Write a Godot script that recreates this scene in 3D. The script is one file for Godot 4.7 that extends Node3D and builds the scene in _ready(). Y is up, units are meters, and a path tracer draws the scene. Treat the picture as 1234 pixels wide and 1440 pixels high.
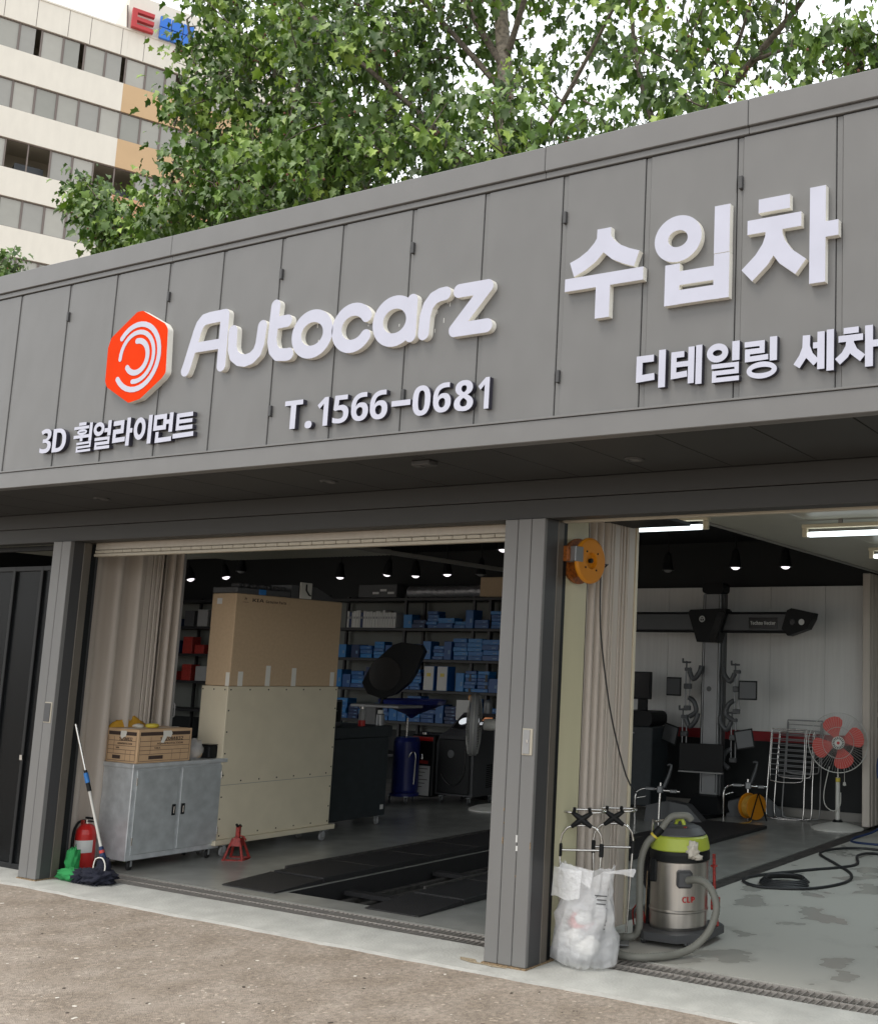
extends Node3D
# A car workshop front with a dark metal fascia, raised lettering, two open bays, plane trees behind and an office block beyond.

var M := {}
var T := {}
var xf := Transform3D()
var rng := RandomNumberGenerator.new()

func _ready():
	rng.seed = 20240611
	set_view()
	make_textures()
	make_materials()
	build_ground()
	build_workshop()
	build_lettering()
	build_office_block()
	build_far_block()
	build_trees()
	build_left_bay()
	build_partitions()
	build_bay_one()
	build_shelving()
	build_bay_two()
	build_aligner()
	build_lamps()
	build_small_things()

# ---------------------------------------------------------------- camera, sky, sun, exposure
func set_view():
	var cam := Camera3D.new()
	cam.name = "camera"
	cam.near = 0.1
	cam.far = 600.0
	var f := 1557.986
	cam.projection = Camera3D.PROJECTION_FRUSTUM
	cam.set_frustum(0.1 * 1440.0 / f, Vector2(0.1 * (617.0 - 960.0) / f, 0.0), 0.1, 600.0)
	cam.position = Vector3(5.0, 2.1, 6.72)
	cam.rotation_order = EULER_ORDER_YXZ
	cam.rotation_degrees = Vector3(8.21841, 28.07003, 1.57736)
	add_child(cam)
	cam.current = true
	var env := Environment.new()
	env.background_mode = Environment.BG_SKY
	var sky := Sky.new()
	var sm := ProceduralSkyMaterial.new()
	sm.sky_top_color = Color(0.93, 0.95, 0.97)
	sm.sky_horizon_color = Color(0.97, 0.97, 0.96)
	sm.sky_curve = 0.2
	sm.ground_bottom_color = Color(0.42, 0.40, 0.38)
	sm.ground_horizon_color = Color(0.62, 0.61, 0.60)
	sm.sun_angle_max = 1.0
	sky.sky_material = sm
	env.sky = sky
	env.background_energy_multiplier = 1.0
	env.tonemap_mode = Environment.TONE_MAPPER_LINEAR
	env.tonemap_exposure = 1.95
	env.sdfgi_enabled = true
	env.ssao_enabled = true
	env.ssil_enabled = true
	var we := WorldEnvironment.new()
	we.name = "world_environment"
	we.environment = env
	add_child(we)
	var sun := DirectionalLight3D.new()
	sun.name = "sun"
	sun.light_energy = 0.4
	sun.light_color = Color(1.0, 0.97, 0.93)
	sun.light_angular_distance = 25.0
	sun.shadow_enabled = true
	sun.rotation_degrees = Vector3(-62, -28, 0)
	add_child(sun)

# ---------------------------------------------------------------- textures and materials
func lin(v: float) -> float:
	return Color(v, v, v).linear_to_srgb().r

func noise_tex(freq: float, octaves: int, lo: float, hi: float, sd: int, kind := FastNoiseLite.TYPE_SIMPLEX_SMOOTH, a := 0.0, b := 1.0, size := 512) -> NoiseTexture2D:
	var n := FastNoiseLite.new()
	n.noise_type = kind
	n.frequency = freq
	n.fractal_octaves = octaves
	n.seed = sd
	var t := NoiseTexture2D.new()
	t.width = size
	t.height = size
	t.seamless = true
	t.noise = n
	var g := Gradient.new()
	g.offsets = PackedFloat32Array([a, b])
	g.colors = PackedColorArray([Color(lin(lo), lin(lo), lin(lo)), Color(lin(hi), lin(hi), lin(hi))])
	t.color_ramp = g
	return t

func normal_tex(freq: float, octaves: int, strength: float, sd: int, size := 512) -> NoiseTexture2D:
	var n := FastNoiseLite.new()
	n.noise_type = FastNoiseLite.TYPE_SIMPLEX_SMOOTH
	n.frequency = freq
	n.fractal_octaves = octaves
	n.seed = sd
	var t := NoiseTexture2D.new()
	t.width = size
	t.height = size
	t.seamless = true
	t.noise = n
	t.as_normal_map = true
	t.bump_strength = strength
	return t

func asphalt_tex() -> ImageTexture:
	var s := 1024
	var big := FastNoiseLite.new()
	big.seed = 4
	big.frequency = 0.006
	big.fractal_octaves = 4
	var a := big.get_seamless_image(s, s)
	var fine := FastNoiseLite.new()
	fine.seed = 9
	fine.noise_type = FastNoiseLite.TYPE_CELLULAR
	fine.cellular_return_type = FastNoiseLite.RETURN_CELL_VALUE
	fine.frequency = 0.16
	fine.fractal_octaves = 1
	var b := fine.get_seamless_image(s, s)
	var grit := FastNoiseLite.new()
	grit.seed = 13
	grit.frequency = 0.05
	grit.fractal_octaves = 5
	var c := grit.get_seamless_image(s, s)
	var im := Image.create(s, s, false, Image.FORMAT_RGB8)
	for y in s:
		for x in s:
			var k := a.get_pixel(x, y).r
			var v := 0.76 + 0.14 * (k - 0.5) + 0.13 * (b.get_pixel(x, y).r - 0.5) + 0.11 * (c.get_pixel(x, y).r - 0.5)
			if b.get_pixel(x, y).r > 0.985:
				v += 0.12
			v = clampf(v, 0.1, 1.0)
			im.set_pixel(x, y, Color(v, v * (0.985 + 0.02 * k), v * (0.95 + 0.05 * k)))
	return ImageTexture.create_from_image(im)

func make_textures():
	T.fine = noise_tex(0.12, 3, 0.80, 1.0, 1)
	T.cloud = noise_tex(0.012, 4, 0.72, 1.0, 2)
	T.soft = noise_tex(0.008, 3, 0.92, 1.0, 12)
	T.streak = noise_tex(0.03, 4, 0.80, 1.0, 3)
	T.faint = noise_tex(0.03, 4, 0.90, 1.0, 7)
	T.scuff = noise_tex(0.02, 5, 0.45, 1.0, 5, FastNoiseLite.TYPE_SIMPLEX_SMOOTH, 0.25, 0.55)
	T.stain = noise_tex(0.0048, 6, 0.86, 1.0, 41, FastNoiseLite.TYPE_SIMPLEX_SMOOTH, 0.25, 0.43, 1024)
	T.wet = noise_tex(0.0048, 5, 0.04, 0.34, 41, FastNoiseLite.TYPE_SIMPLEX_SMOOTH, 0.30, 0.36, 1024)
	T.metal = noise_tex(0.02, 4, 0.55, 1.0, 22)
	T.zinc = noise_tex(0.03, 3, 0.7, 1.0, 23, FastNoiseLite.TYPE_CELLULAR)
	T.rough = noise_tex(0.02, 4, 0.45, 1.0, 24)
	T.asphalt = asphalt_tex()
	T.n_fine = normal_tex(0.15, 3, 6.0, 31)
	T.n_soft = normal_tex(0.008, 2, 10.0, 33)
	T.n_crumple = normal_tex(0.012, 4, 16.0, 34)
	T.n_grit = normal_tex(0.3, 3, 8.0, 35, 1024)

func mat(key: String, c: Array, rough := 0.6, metal := 0.0, tex := "", scale := 1.0, ntex := "", nscale := 0.3, stretch := 1.0) -> StandardMaterial3D:
	var m := StandardMaterial3D.new()
	m.resource_name = key
	m.albedo_color = Color(c[0], c[1], c[2]).linear_to_srgb()
	m.roughness = rough
	m.metallic = metal
	if tex != "" or ntex != "":
		m.uv1_triplanar = true
		m.uv1_world_triplanar = true
		m.uv1_scale = Vector3(scale, scale * stretch, scale)
	if tex != "":
		m.albedo_texture = T[tex]
	if ntex != "":
		m.normal_enabled = true
		m.normal_texture = T[ntex]
		m.normal_scale = nscale
	M[key] = m
	return m

func glow(key: String, c: Array, energy: float) -> StandardMaterial3D:
	var m := mat(key, [0.8, 0.8, 0.8], 0.4)
	m.emission_enabled = true
	m.emission = Color(c[0], c[1], c[2]).linear_to_srgb()
	m.emission_energy_multiplier = energy
	return m

func make_materials():
	mat("fascia", [0.148, 0.147, 0.145], 0.42, 0.0, "soft", 0.7, "n_soft", 0.10, 0.5)
	mat("fascia_dark", [0.062, 0.061, 0.06], 0.55, 0.0, "cloud", 0.6)
	mat("trim", [0.158, 0.156, 0.154], 0.40, 0.0, "soft", 0.6, "n_soft", 0.06)
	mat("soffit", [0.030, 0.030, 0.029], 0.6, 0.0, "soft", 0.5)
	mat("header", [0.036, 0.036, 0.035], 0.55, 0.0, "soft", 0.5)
	mat("pillar", [0.172, 0.171, 0.168], 0.42, 0.0, "soft", 0.7, "n_soft", 0.08, 0.15)
	mat("pillar_dark", [0.05, 0.05, 0.052], 0.5, 0.0, "soft", 0.5)
	mat("jamb", [0.14, 0.125, 0.105], 0.45, 0.2, "streak", 1.0, "", 0.3, 0.2)
	mat("shutter", [0.46, 0.42, 0.36], 0.5, 0.0, "faint", 0.9)
	mat("shutter_bar", [0.46, 0.42, 0.34], 0.5, 0.0, "faint", 1.4)
	mat("white_letter", [0.50, 0.51, 0.61], 0.32, 0.0, "soft", 0.8)
	mat("cream_side", [0.90, 0.885, 0.82], 0.45, 0.0, "soft", 1.0)
	mat("dark_side", [0.035, 0.034, 0.05], 0.4)
	mat("orange", [0.74, 0.042, 0.002], 0.6, 0.0, "soft", 0.8).metallic_specular = 0.15
	mat("concrete", [0.56, 0.565, 0.535], 0.5, 0.0, "cloud", 0.45, "n_fine", 0.12)
	mat("epoxy", [0.34, 0.34, 0.315], 0.24, 0.0, "cloud", 0.35, "n_soft", 0.05)
	var we := mat("epoxy_wet", [0.44, 0.43, 0.39], 1.0, 0.0, "stain", 0.22)
	we.roughness_texture = T.wet
	mat("asphalt", [0.545, 0.465, 0.40], 0.9, 0.0, "asphalt", 0.30, "n_grit", 0.45)
	mat("chip", [1, 1, 1], 0.8).vertex_color_use_as_albedo = true
	mat("grate", [0.40, 0.37, 0.34], 0.5, 0.2, "soft", 2.0)
	mat("trough", [0.035, 0.03, 0.03], 0.8)
	mat("black_wall", [0.012, 0.014, 0.015], 0.7)
	mat("ceiling_black", [0.009, 0.011, 0.012], 0.7, 0.0, "cloud", 0.4)
	mat("ceiling_cream", [0.42, 0.41, 0.34], 0.35, 0.0, "soft", 0.5)
	mat("white_wall", [0.78, 0.78, 0.76], 0.45, 0.0, "faint", 0.8, "", 0.3, 0.05)
	mat("red_band", [0.30, 0.016, 0.022], 0.5)
	mat("skirting", [0.26, 0.25, 0.23], 0.6)
	mat("partition", [0.56, 0.50, 0.44], 0.5, 0.0, "faint", 0.9, "", 0.3, 0.06)
	mat("partition_green", [0.60, 0.57, 0.39], 0.45, 0.0, "soft", 0.7, "", 0.3, 0.2)
	mat("zinc", [0.72, 0.75, 0.77], 0.34, 0.4, "cloud", 1.1, "n_soft", 0.05)
	mat("zinc_dull", [0.57, 0.60, 0.61], 0.42, 0.35, "cloud", 0.9)
	mat("cabinet_cream", [0.68, 0.61, 0.46], 0.5, 0.0, "soft", 0.7)
	mat("card", [0.55, 0.405, 0.26], 0.85, 0.0, "faint", 1.3)
	mat("card_print", [0.58, 0.39, 0.23], 0.85, 0.0, "soft", 2.0, "n_fine", 0.08)
	mat("ink", [0.055, 0.035, 0.028], 0.8)
	mat("tape", [0.74, 0.72, 0.66], 0.4)
	mat("yellow_bag", [0.62, 0.33, 0.03], 0.5, 0.0, "soft", 2.0, "n_crumple", 0.6)
	mat("yellow", [0.65, 0.52, 0.06], 0.45)
	mat("reel_yellow", [0.62, 0.24, 0.012], 0.33, 0.0, "soft", 2.0)
	mat("reel_side", [0.33, 0.10, 0.015], 0.45, 0.0, "scuff", 3.0)
	mat("red", [0.50, 0.018, 0.016], 0.33, 0.0, "soft", 2.0)
	mat("red_dull", [0.36, 0.03, 0.022], 0.5, 0.0, "scuff", 3.0)
	mat("label", [0.62, 0.62, 0.60], 0.6)
	mat("rear_lining", [0.17, 0.18, 0.165], 0.6)
	mat("green_cloth", [0.02, 0.26, 0.07], 0.85, 0.0, "soft", 3.0)
	mat("navy_cloth", [0.010, 0.012, 0.026], 0.95, 0.0, "fine", 3.0, "n_fine", 0.7)
	mat("blue_plastic", [0.02, 0.16, 0.46], 0.4)
	mat("black_plastic", [0.010, 0.011, 0.012], 0.5, 0.0, "fine", 2.0).metallic_specular = 0.35
	mat("black_gloss", [0.012, 0.012, 0.013], 0.2)
	mat("grey_plastic", [0.07, 0.072, 0.076], 0.5, 0.0, "soft", 2.0)
	mat("grey_light", [0.30, 0.30, 0.30], 0.5, 0.0, "soft", 2.0)
	mat("rubber", [0.02, 0.02, 0.02], 0.75, 0.0, "fine", 2.0)
	mat("ramp", [0.022, 0.021, 0.022], 0.6, 0.0, "cloud", 0.8, "n_fine", 0.3)
	mat("ramp_old", [0.055, 0.05, 0.046], 0.65, 0.0, "scuff", 0.8, "n_fine", 0.3)
	mat("chrome", [0.62, 0.61, 0.59], 0.22, 1.0)
	mat("steel_drum", [0.80, 0.76, 0.71], 0.33, 1.0, "metal", 1.0, "", 0.3, 0.03)
	mat("alu", [0.30, 0.31, 0.32], 0.4, 0.6, "soft", 1.0)
	mat("alu_dark", [0.10, 0.105, 0.11], 0.45, 0.4, "soft", 1.0)
	mat("lime", [0.42, 0.50, 0.06], 0.42, 0.0, "soft", 2.5)
	mat("hose_grey", [0.19, 0.19, 0.165], 0.6, 0.0, "soft", 3.0)
	mat("black_hose", [0.018, 0.019, 0.021], 0.45)
	mat("bench_blue", [0.032, 0.040, 0.045], 0.45, 0.0, "cloud", 1.0)
	mat("tank_blue", [0.012, 0.022, 0.16], 0.35, 0.0, "soft", 1.0)
	mat("carton_blue", [0.008, 0.13, 0.40], 0.45, 0.0, "fine", 3.0)
	mat("carton_navy", [0.01, 0.03, 0.10], 0.5)
	mat("shelf_steel", [0.018, 0.018, 0.02], 0.5)
	mat("white_plastic", [0.60, 0.59, 0.55], 0.4)
	mat("silver_wrap", [0.34, 0.34, 0.36], 0.3, 0.5, "metal", 2.0, "n_crumple", 0.5)
	mat("fan_red", [0.55, 0.055, 0.04], 0.35)
	mat("gold_cord", [0.50, 0.27, 0.03], 0.6)
	mat("rust", [0.27, 0.19, 0.11], 0.9, 0.0, "scuff", 5.0)
	mat("rag", [0.62, 0.58, 0.50], 0.9)
	mat("office_wall", [0.76, 0.72, 0.64], 0.8, 0.0, "faint", 0.12, "", 0.3, 0.25)
	mat("office_tan", [0.58, 0.40, 0.23], 0.8, 0.0, "soft", 0.12)
	mat("office_orange", [0.60, 0.33, 0.20], 0.8, 0.0, "soft", 0.12)
	mat("office_frame", [0.17, 0.14, 0.125], 0.6)
	mat("office_inside", [0.50, 0.46, 0.38], 0.8)
	mat("office_dark", [0.03, 0.036, 0.045], 0.4)
	mat("office_blue", [0.02, 0.16, 0.62], 0.5)
	mat("office_red", [0.46, 0.03, 0.035], 0.5)
	for i in 4:
		mat("office_pane_%d" % i, [[0.34, 0.335, 0.30], [0.28, 0.28, 0.25], [0.39, 0.38, 0.34], [0.31, 0.305, 0.28]][i], 0.14, 0.0, "soft", 0.3)
	mat("far_wall", [0.66, 0.65, 0.61], 0.9, 0.0, "soft", 0.1)
	mat("bark", [0.15, 0.125, 0.10], 0.9, 0.0, "scuff", 1.2, "n_fine", 0.6)
	mat("trunk_bark", [0.27, 0.235, 0.19], 0.9, 0.0, "scuff", 0.8, "n_fine", 0.6)
	mat("damp", [0.40, 0.33, 0.23], 0.7, 0.0, "scuff", 4.0)
	mat("seed", [0.16, 0.07, 0.045], 0.9)
	for i in 4:
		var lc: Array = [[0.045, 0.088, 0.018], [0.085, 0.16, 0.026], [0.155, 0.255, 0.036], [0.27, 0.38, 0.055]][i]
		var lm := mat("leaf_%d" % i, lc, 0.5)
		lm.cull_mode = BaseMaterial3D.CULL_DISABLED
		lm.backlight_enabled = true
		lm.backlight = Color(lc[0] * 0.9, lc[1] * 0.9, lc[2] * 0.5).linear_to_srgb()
	var lv := mat("leaves", [1, 1, 1], 0.5)
	lv.vertex_color_use_as_albedo = true
	lv.cull_mode = BaseMaterial3D.CULL_DISABLED
	lv.backlight_enabled = true
	lv.backlight = Color(0.12, 0.20, 0.02).linear_to_srgb()
	var gl := mat("glass", [0.008, 0.009, 0.01], 0.26)
	gl.transparency = BaseMaterial3D.TRANSPARENCY_ALPHA
	gl.albedo_color.a = 0.88
	gl.roughness = 0.26
	gl.metallic_specular = 0.2
	var bag := mat("clear_bag", [0.90, 0.91, 0.93], 0.27, 0.0, "", 2.0, "n_crumple", 0.8)
	bag.transparency = BaseMaterial3D.TRANSPARENCY_ALPHA
	bag.albedo_color.a = 0.42
	bag.cull_mode = BaseMaterial3D.CULL_DISABLED
	var mesh_m := mat("fan_guard", [0.55, 0.55, 0.52], 0.4, 0.3)
	mesh_m.cull_mode = BaseMaterial3D.CULL_DISABLED
	glow("tube_glow", [0.86, 0.97, 1.0], 1.3)
	glow("spot_glow", [1.0, 0.93, 0.98], 0.9)
	glow("gauge_glow", [0.9, 0.95, 1.0], 0.35)
	glow("gauge_orange", [1.0, 0.30, 0.05], 0.16)

# ---------------------------------------------------------------- mesh helpers
func ms(smooth := false) -> SurfaceTool:
	var s := SurfaceTool.new()
	s.begin(Mesh.PRIMITIVE_TRIANGLES)
	s.set_smooth_group(0 if smooth else -1)
	return s

func tri(s: SurfaceTool, a: Vector3, b: Vector3, c: Vector3):
	s.add_vertex(xf * a)
	s.add_vertex(xf * c)
	s.add_vertex(xf * b)

func quad(s: SurfaceTool, a: Vector3, b: Vector3, c: Vector3, d: Vector3):
	tri(s, a, b, c)
	tri(s, a, c, d)

func out_poly(s: SurfaceTool, p: Array, c: Vector3):
	var n: Vector3 = (p[1] - p[0]).cross(p[2] - p[0])
	var mid: Vector3 = p[0]
	if n.dot(mid - c) < 0.0:
		p.reverse()
	for i in range(1, p.size() - 1):
		tri(s, p[0], p[i], p[i + 1])

# a box between bounds, its edges chamfered by b
func bb(s: SurfaceTool, x0: float, x1: float, y0: float, y1: float, z0: float, z1: float, b := 0.0):
	var c := Vector3((x0 + x1) / 2, (y0 + y1) / 2, (z0 + z1) / 2)
	var h := Vector3(absf(x1 - x0) / 2, absf(y1 - y0) / 2, absf(z1 - z0) / 2)
	b = minf(b, minf(h.x, minf(h.y, h.z)) * 0.8)
	for ax in 3:
		var u := (ax + 1) % 3
		var v := (ax + 2) % 3
		for sg in [-1.0, 1.0]:
			var p := []
			for k in [[-1.0, -1.0], [1.0, -1.0], [1.0, 1.0], [-1.0, 1.0]]:
				var q := Vector3.ZERO
				q[ax] = sg * h[ax]
				q[u] = k[0] * (h[u] - b)
				q[v] = k[1] * (h[v] - b)
				p.append(c + q)
			out_poly(s, p, c)
	if b <= 0.0:
		return
	for ax in 3:
		var u := (ax + 1) % 3
		var v := (ax + 2) % 3
		for su in [-1.0, 1.0]:
			for sv in [-1.0, 1.0]:
				var p := []
				for k in [[-1.0, 0], [1.0, 0], [1.0, 1], [-1.0, 1]]:
					var q := Vector3.ZERO
					q[ax] = k[0] * (h[ax] - b)
					q[u] = su * (h[u] - (b if k[1] else 0.0))
					q[v] = sv * (h[v] - (0.0 if k[1] else b))
					p.append(c + q)
				out_poly(s, p, c)
	for sx in [-1.0, 1.0]:
		for sy in [-1.0, 1.0]:
			for sz in [-1.0, 1.0]:
				out_poly(s, [c + Vector3(sx * h.x, sy * (h.y - b), sz * (h.z - b)), c + Vector3(sx * (h.x - b), sy * h.y, sz * (h.z - b)), c + Vector3(sx * (h.x - b), sy * (h.y - b), sz * h.z)], c)

# a round tube along points; r is a number or one radius per point
func tube(s: SurfaceTool, pts: Array, r, sides := 8, closed := false):
	var n := pts.size()
	var rings := []
	var up := Vector3.UP
	var count := n + 1 if closed else n
	var prev_d := Vector3.ZERO
	for j in count:
		var i := j % n
		var a: Vector3 = pts[(i - 1 + n) % n] if closed or i > 0 else pts[i]
		var b: Vector3 = pts[(i + 1) % n] if closed or i < n - 1 else pts[i]
		var d: Vector3 = (b - a).normalized()
		if j == 0:
			up = Vector3.UP if absf(d.y) < 0.9 else Vector3.RIGHT
		elif prev_d != Vector3.ZERO:
			var q := Quaternion(prev_d, d) if prev_d.dot(d) > -0.999 else Quaternion.IDENTITY
			up = q * up
		var sd := d.cross(up).normalized()
		up = sd.cross(d).normalized()
		prev_d = d
		var rr: float = r[i] if r is Array or r is PackedFloat32Array else r
		var ring := []
		for k in sides:
			var t := TAU * k / sides
			ring.append(pts[i] + (sd * cos(t) + up * sin(t)) * rr)
		rings.append(ring)
	s.set_smooth_group(1)
	for j in count - 1:
		for k in sides:
			var k2 := (k + 1) % sides
			quad(s, rings[j][k], rings[j][k2], rings[j + 1][k2], rings[j + 1][k])
	s.set_smooth_group(-1)
	if not closed:
		for k in range(1, sides - 1):
			tri(s, rings[0][0], rings[0][k + 1], rings[0][k])
			tri(s, rings[-1][0], rings[-1][k], rings[-1][k + 1])

# a turned shape about the y axis of xf: profile of (radius, height), from bottom to top
func lathe(s: SurfaceTool, prof: Array, c := Vector3.ZERO, sides := 24, sharp := true):
	for i in prof.size() - 1:
		var p: Vector2 = prof[i]
		var q: Vector2 = prof[i + 1]
		s.set_smooth_group(1 + (i if sharp else 0))
		for k in sides:
			var t0 := TAU * k / sides
			var t1 := TAU * (k + 1) / sides
			var a := c + Vector3(cos(t0) * p.x, p.y, sin(t0) * p.x)
			var b := c + Vector3(cos(t1) * p.x, p.y, sin(t1) * p.x)
			var d := c + Vector3(cos(t0) * q.x, q.y, sin(t0) * q.x)
			var e := c + Vector3(cos(t1) * q.x, q.y, sin(t1) * q.x)
			if p.x > 1e-5:
				tri(s, a, e, b)
			if q.x > 1e-5:
				tri(s, a, d, e)
	s.set_smooth_group(-1)

# an outline in x,y pushed from z0 to z1
func prism(s: SurfaceTool, poly: PackedVector2Array, z0: float, z1: float):
	if Geometry2D.is_polygon_clockwise(poly):
		poly.reverse()
	var ix := Geometry2D.triangulate_polygon(poly)
	for i in range(0, ix.size(), 3):
		var a := poly[ix[i]]
		var b := poly[ix[i + 1]]
		var c := poly[ix[i + 2]]
		if (b - a).cross(c - a) < 0.0:
			var t := b
			b = c
			c = t
		tri(s, Vector3(a.x, a.y, z1), Vector3(b.x, b.y, z1), Vector3(c.x, c.y, z1))
		tri(s, Vector3(a.x, a.y, z0), Vector3(c.x, c.y, z0), Vector3(b.x, b.y, z0))
	wall(s, poly, z0, z1)

func wall(s: SurfaceTool, poly: PackedVector2Array, z0: float, z1: float):
	for i in poly.size():
		var a := poly[i]
		var b := poly[(i + 1) % poly.size()]
		quad(s, Vector3(a.x, a.y, z0), Vector3(b.x, b.y, z0), Vector3(b.x, b.y, z1), Vector3(a.x, a.y, z1))

func mk(s: SurfaceTool, called: String, m: Material, parent: Node = null) -> MeshInstance3D:
	s.generate_normals()
	return mi(s.commit(), called, m, parent)

func mi(mesh: Mesh, called: String, m: Material, parent: Node = null, at := Vector3.ZERO) -> MeshInstance3D:
	var o := MeshInstance3D.new()
	o.name = called
	o.mesh = mesh
	o.position = at
	if m:
		o.material_override = m
	(parent if parent else self).add_child(o, true)
	return o

func box(called: String, m: String, parent: Node, x0: float, x1: float, y0: float, y1: float, z0: float, z1: float, b := 0.0) -> MeshInstance3D:
	var s := ms()
	bb(s, x0, x1, y0, y1, z0, z1, b)
	return mk(s, called, M[m], parent)

func pipe(called: String, m: String, parent: Node, pts: Array, r, sides := 8, closed := false) -> MeshInstance3D:
	var s := ms()
	tube(s, pts, r, sides, closed)
	return mk(s, called, M[m], parent)

func turned(called: String, m: String, parent: Node, prof: Array, c := Vector3.ZERO, sides := 24, sharp := true) -> MeshInstance3D:
	var s := ms()
	lathe(s, prof, c, sides, sharp)
	return mk(s, called, M[m], parent)

func thing(called: String, label: String, category: String, at := Vector3.ZERO, turn := 0.0, group := "") -> Node3D:
	var o := Node3D.new()
	o.name = called
	o.position = at
	o.rotation.y = turn
	add_child(o, true)
	tag(o, label, category, group)
	return o

func tag(o: Node, label: String, category: String, group := ""):
	o.set_meta("label", label)
	o.set_meta("category", category)
	if group != "":
		o.set_meta("group", group)

func ground(o: Node) -> Node:
	o.set_meta("kind", "structure")
	return o

# smooth curve through points
func curve(p: Array, step := 0.05) -> Array:
	var out := []
	var n := p.size()
	for i in n - 1:
		var a: Vector3 = p[maxi(i - 1, 0)]
		var b: Vector3 = p[i]
		var c: Vector3 = p[i + 1]
		var d: Vector3 = p[mini(i + 2, n - 1)]
		var k := maxi(2, int(ceil(b.distance_to(c) / step)))
		for j in k:
			out.append(b.cubic_interpolate(c, a, d, float(j) / k))
	out.append(p[n - 1])
	return out

func arc(c: Vector2, rx: float, ry: float, a0: float, a1: float, n := 20) -> Array:
	var out := []
	for i in n + 1:
		var t := deg_to_rad(lerpf(a0, a1, float(i) / n))
		out.append(Vector2(c.x + cos(t) * rx, c.y + sin(t) * ry))
	return out

func rounded(x0: float, x1: float, y0: float, y1: float, r: float) -> PackedVector2Array:
	var p := []
	p += arc(Vector2(x1 - r, y0 + r), r, r, -90, 0, 4)
	p += arc(Vector2(x1 - r, y1 - r), r, r, 0, 90, 4)
	p += arc(Vector2(x0 + r, y1 - r), r, r, 90, 180, 4)
	p += arc(Vector2(x0 + r, y0 + r), r, r, 180, 270, 4)
	return PackedVector2Array(p)

# flat lettering standing on the local plane z = 0, centred on x
func words(text: String, size: float, m: String, parent: Node, at: Vector3, basis := Basis(), depth := 0.002, called := "lettering", width := 0.0) -> MeshInstance3D:
	var t := TextMesh.new()
	var f := SystemFont.new()
	f.font_names = PackedStringArray(["Droid Sans"])
	f.font_weight = 700
	t.font = f
	t.text = text
	t.font_size = 32
	t.pixel_size = size / 32.0
	t.depth = depth
	t.curve_step = 2.0
	var o := MeshInstance3D.new()
	o.name = called
	o.mesh = t
	o.material_override = M[m]
	if width > 0.0:
		var w := t.get_aabb().size.x
		if w > 0.0:
			basis = basis * Basis.from_scale(Vector3(width / w, 1, 1))
	o.transform = Transform3D(basis, at)
	parent.add_child(o, true)
	return o

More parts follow.
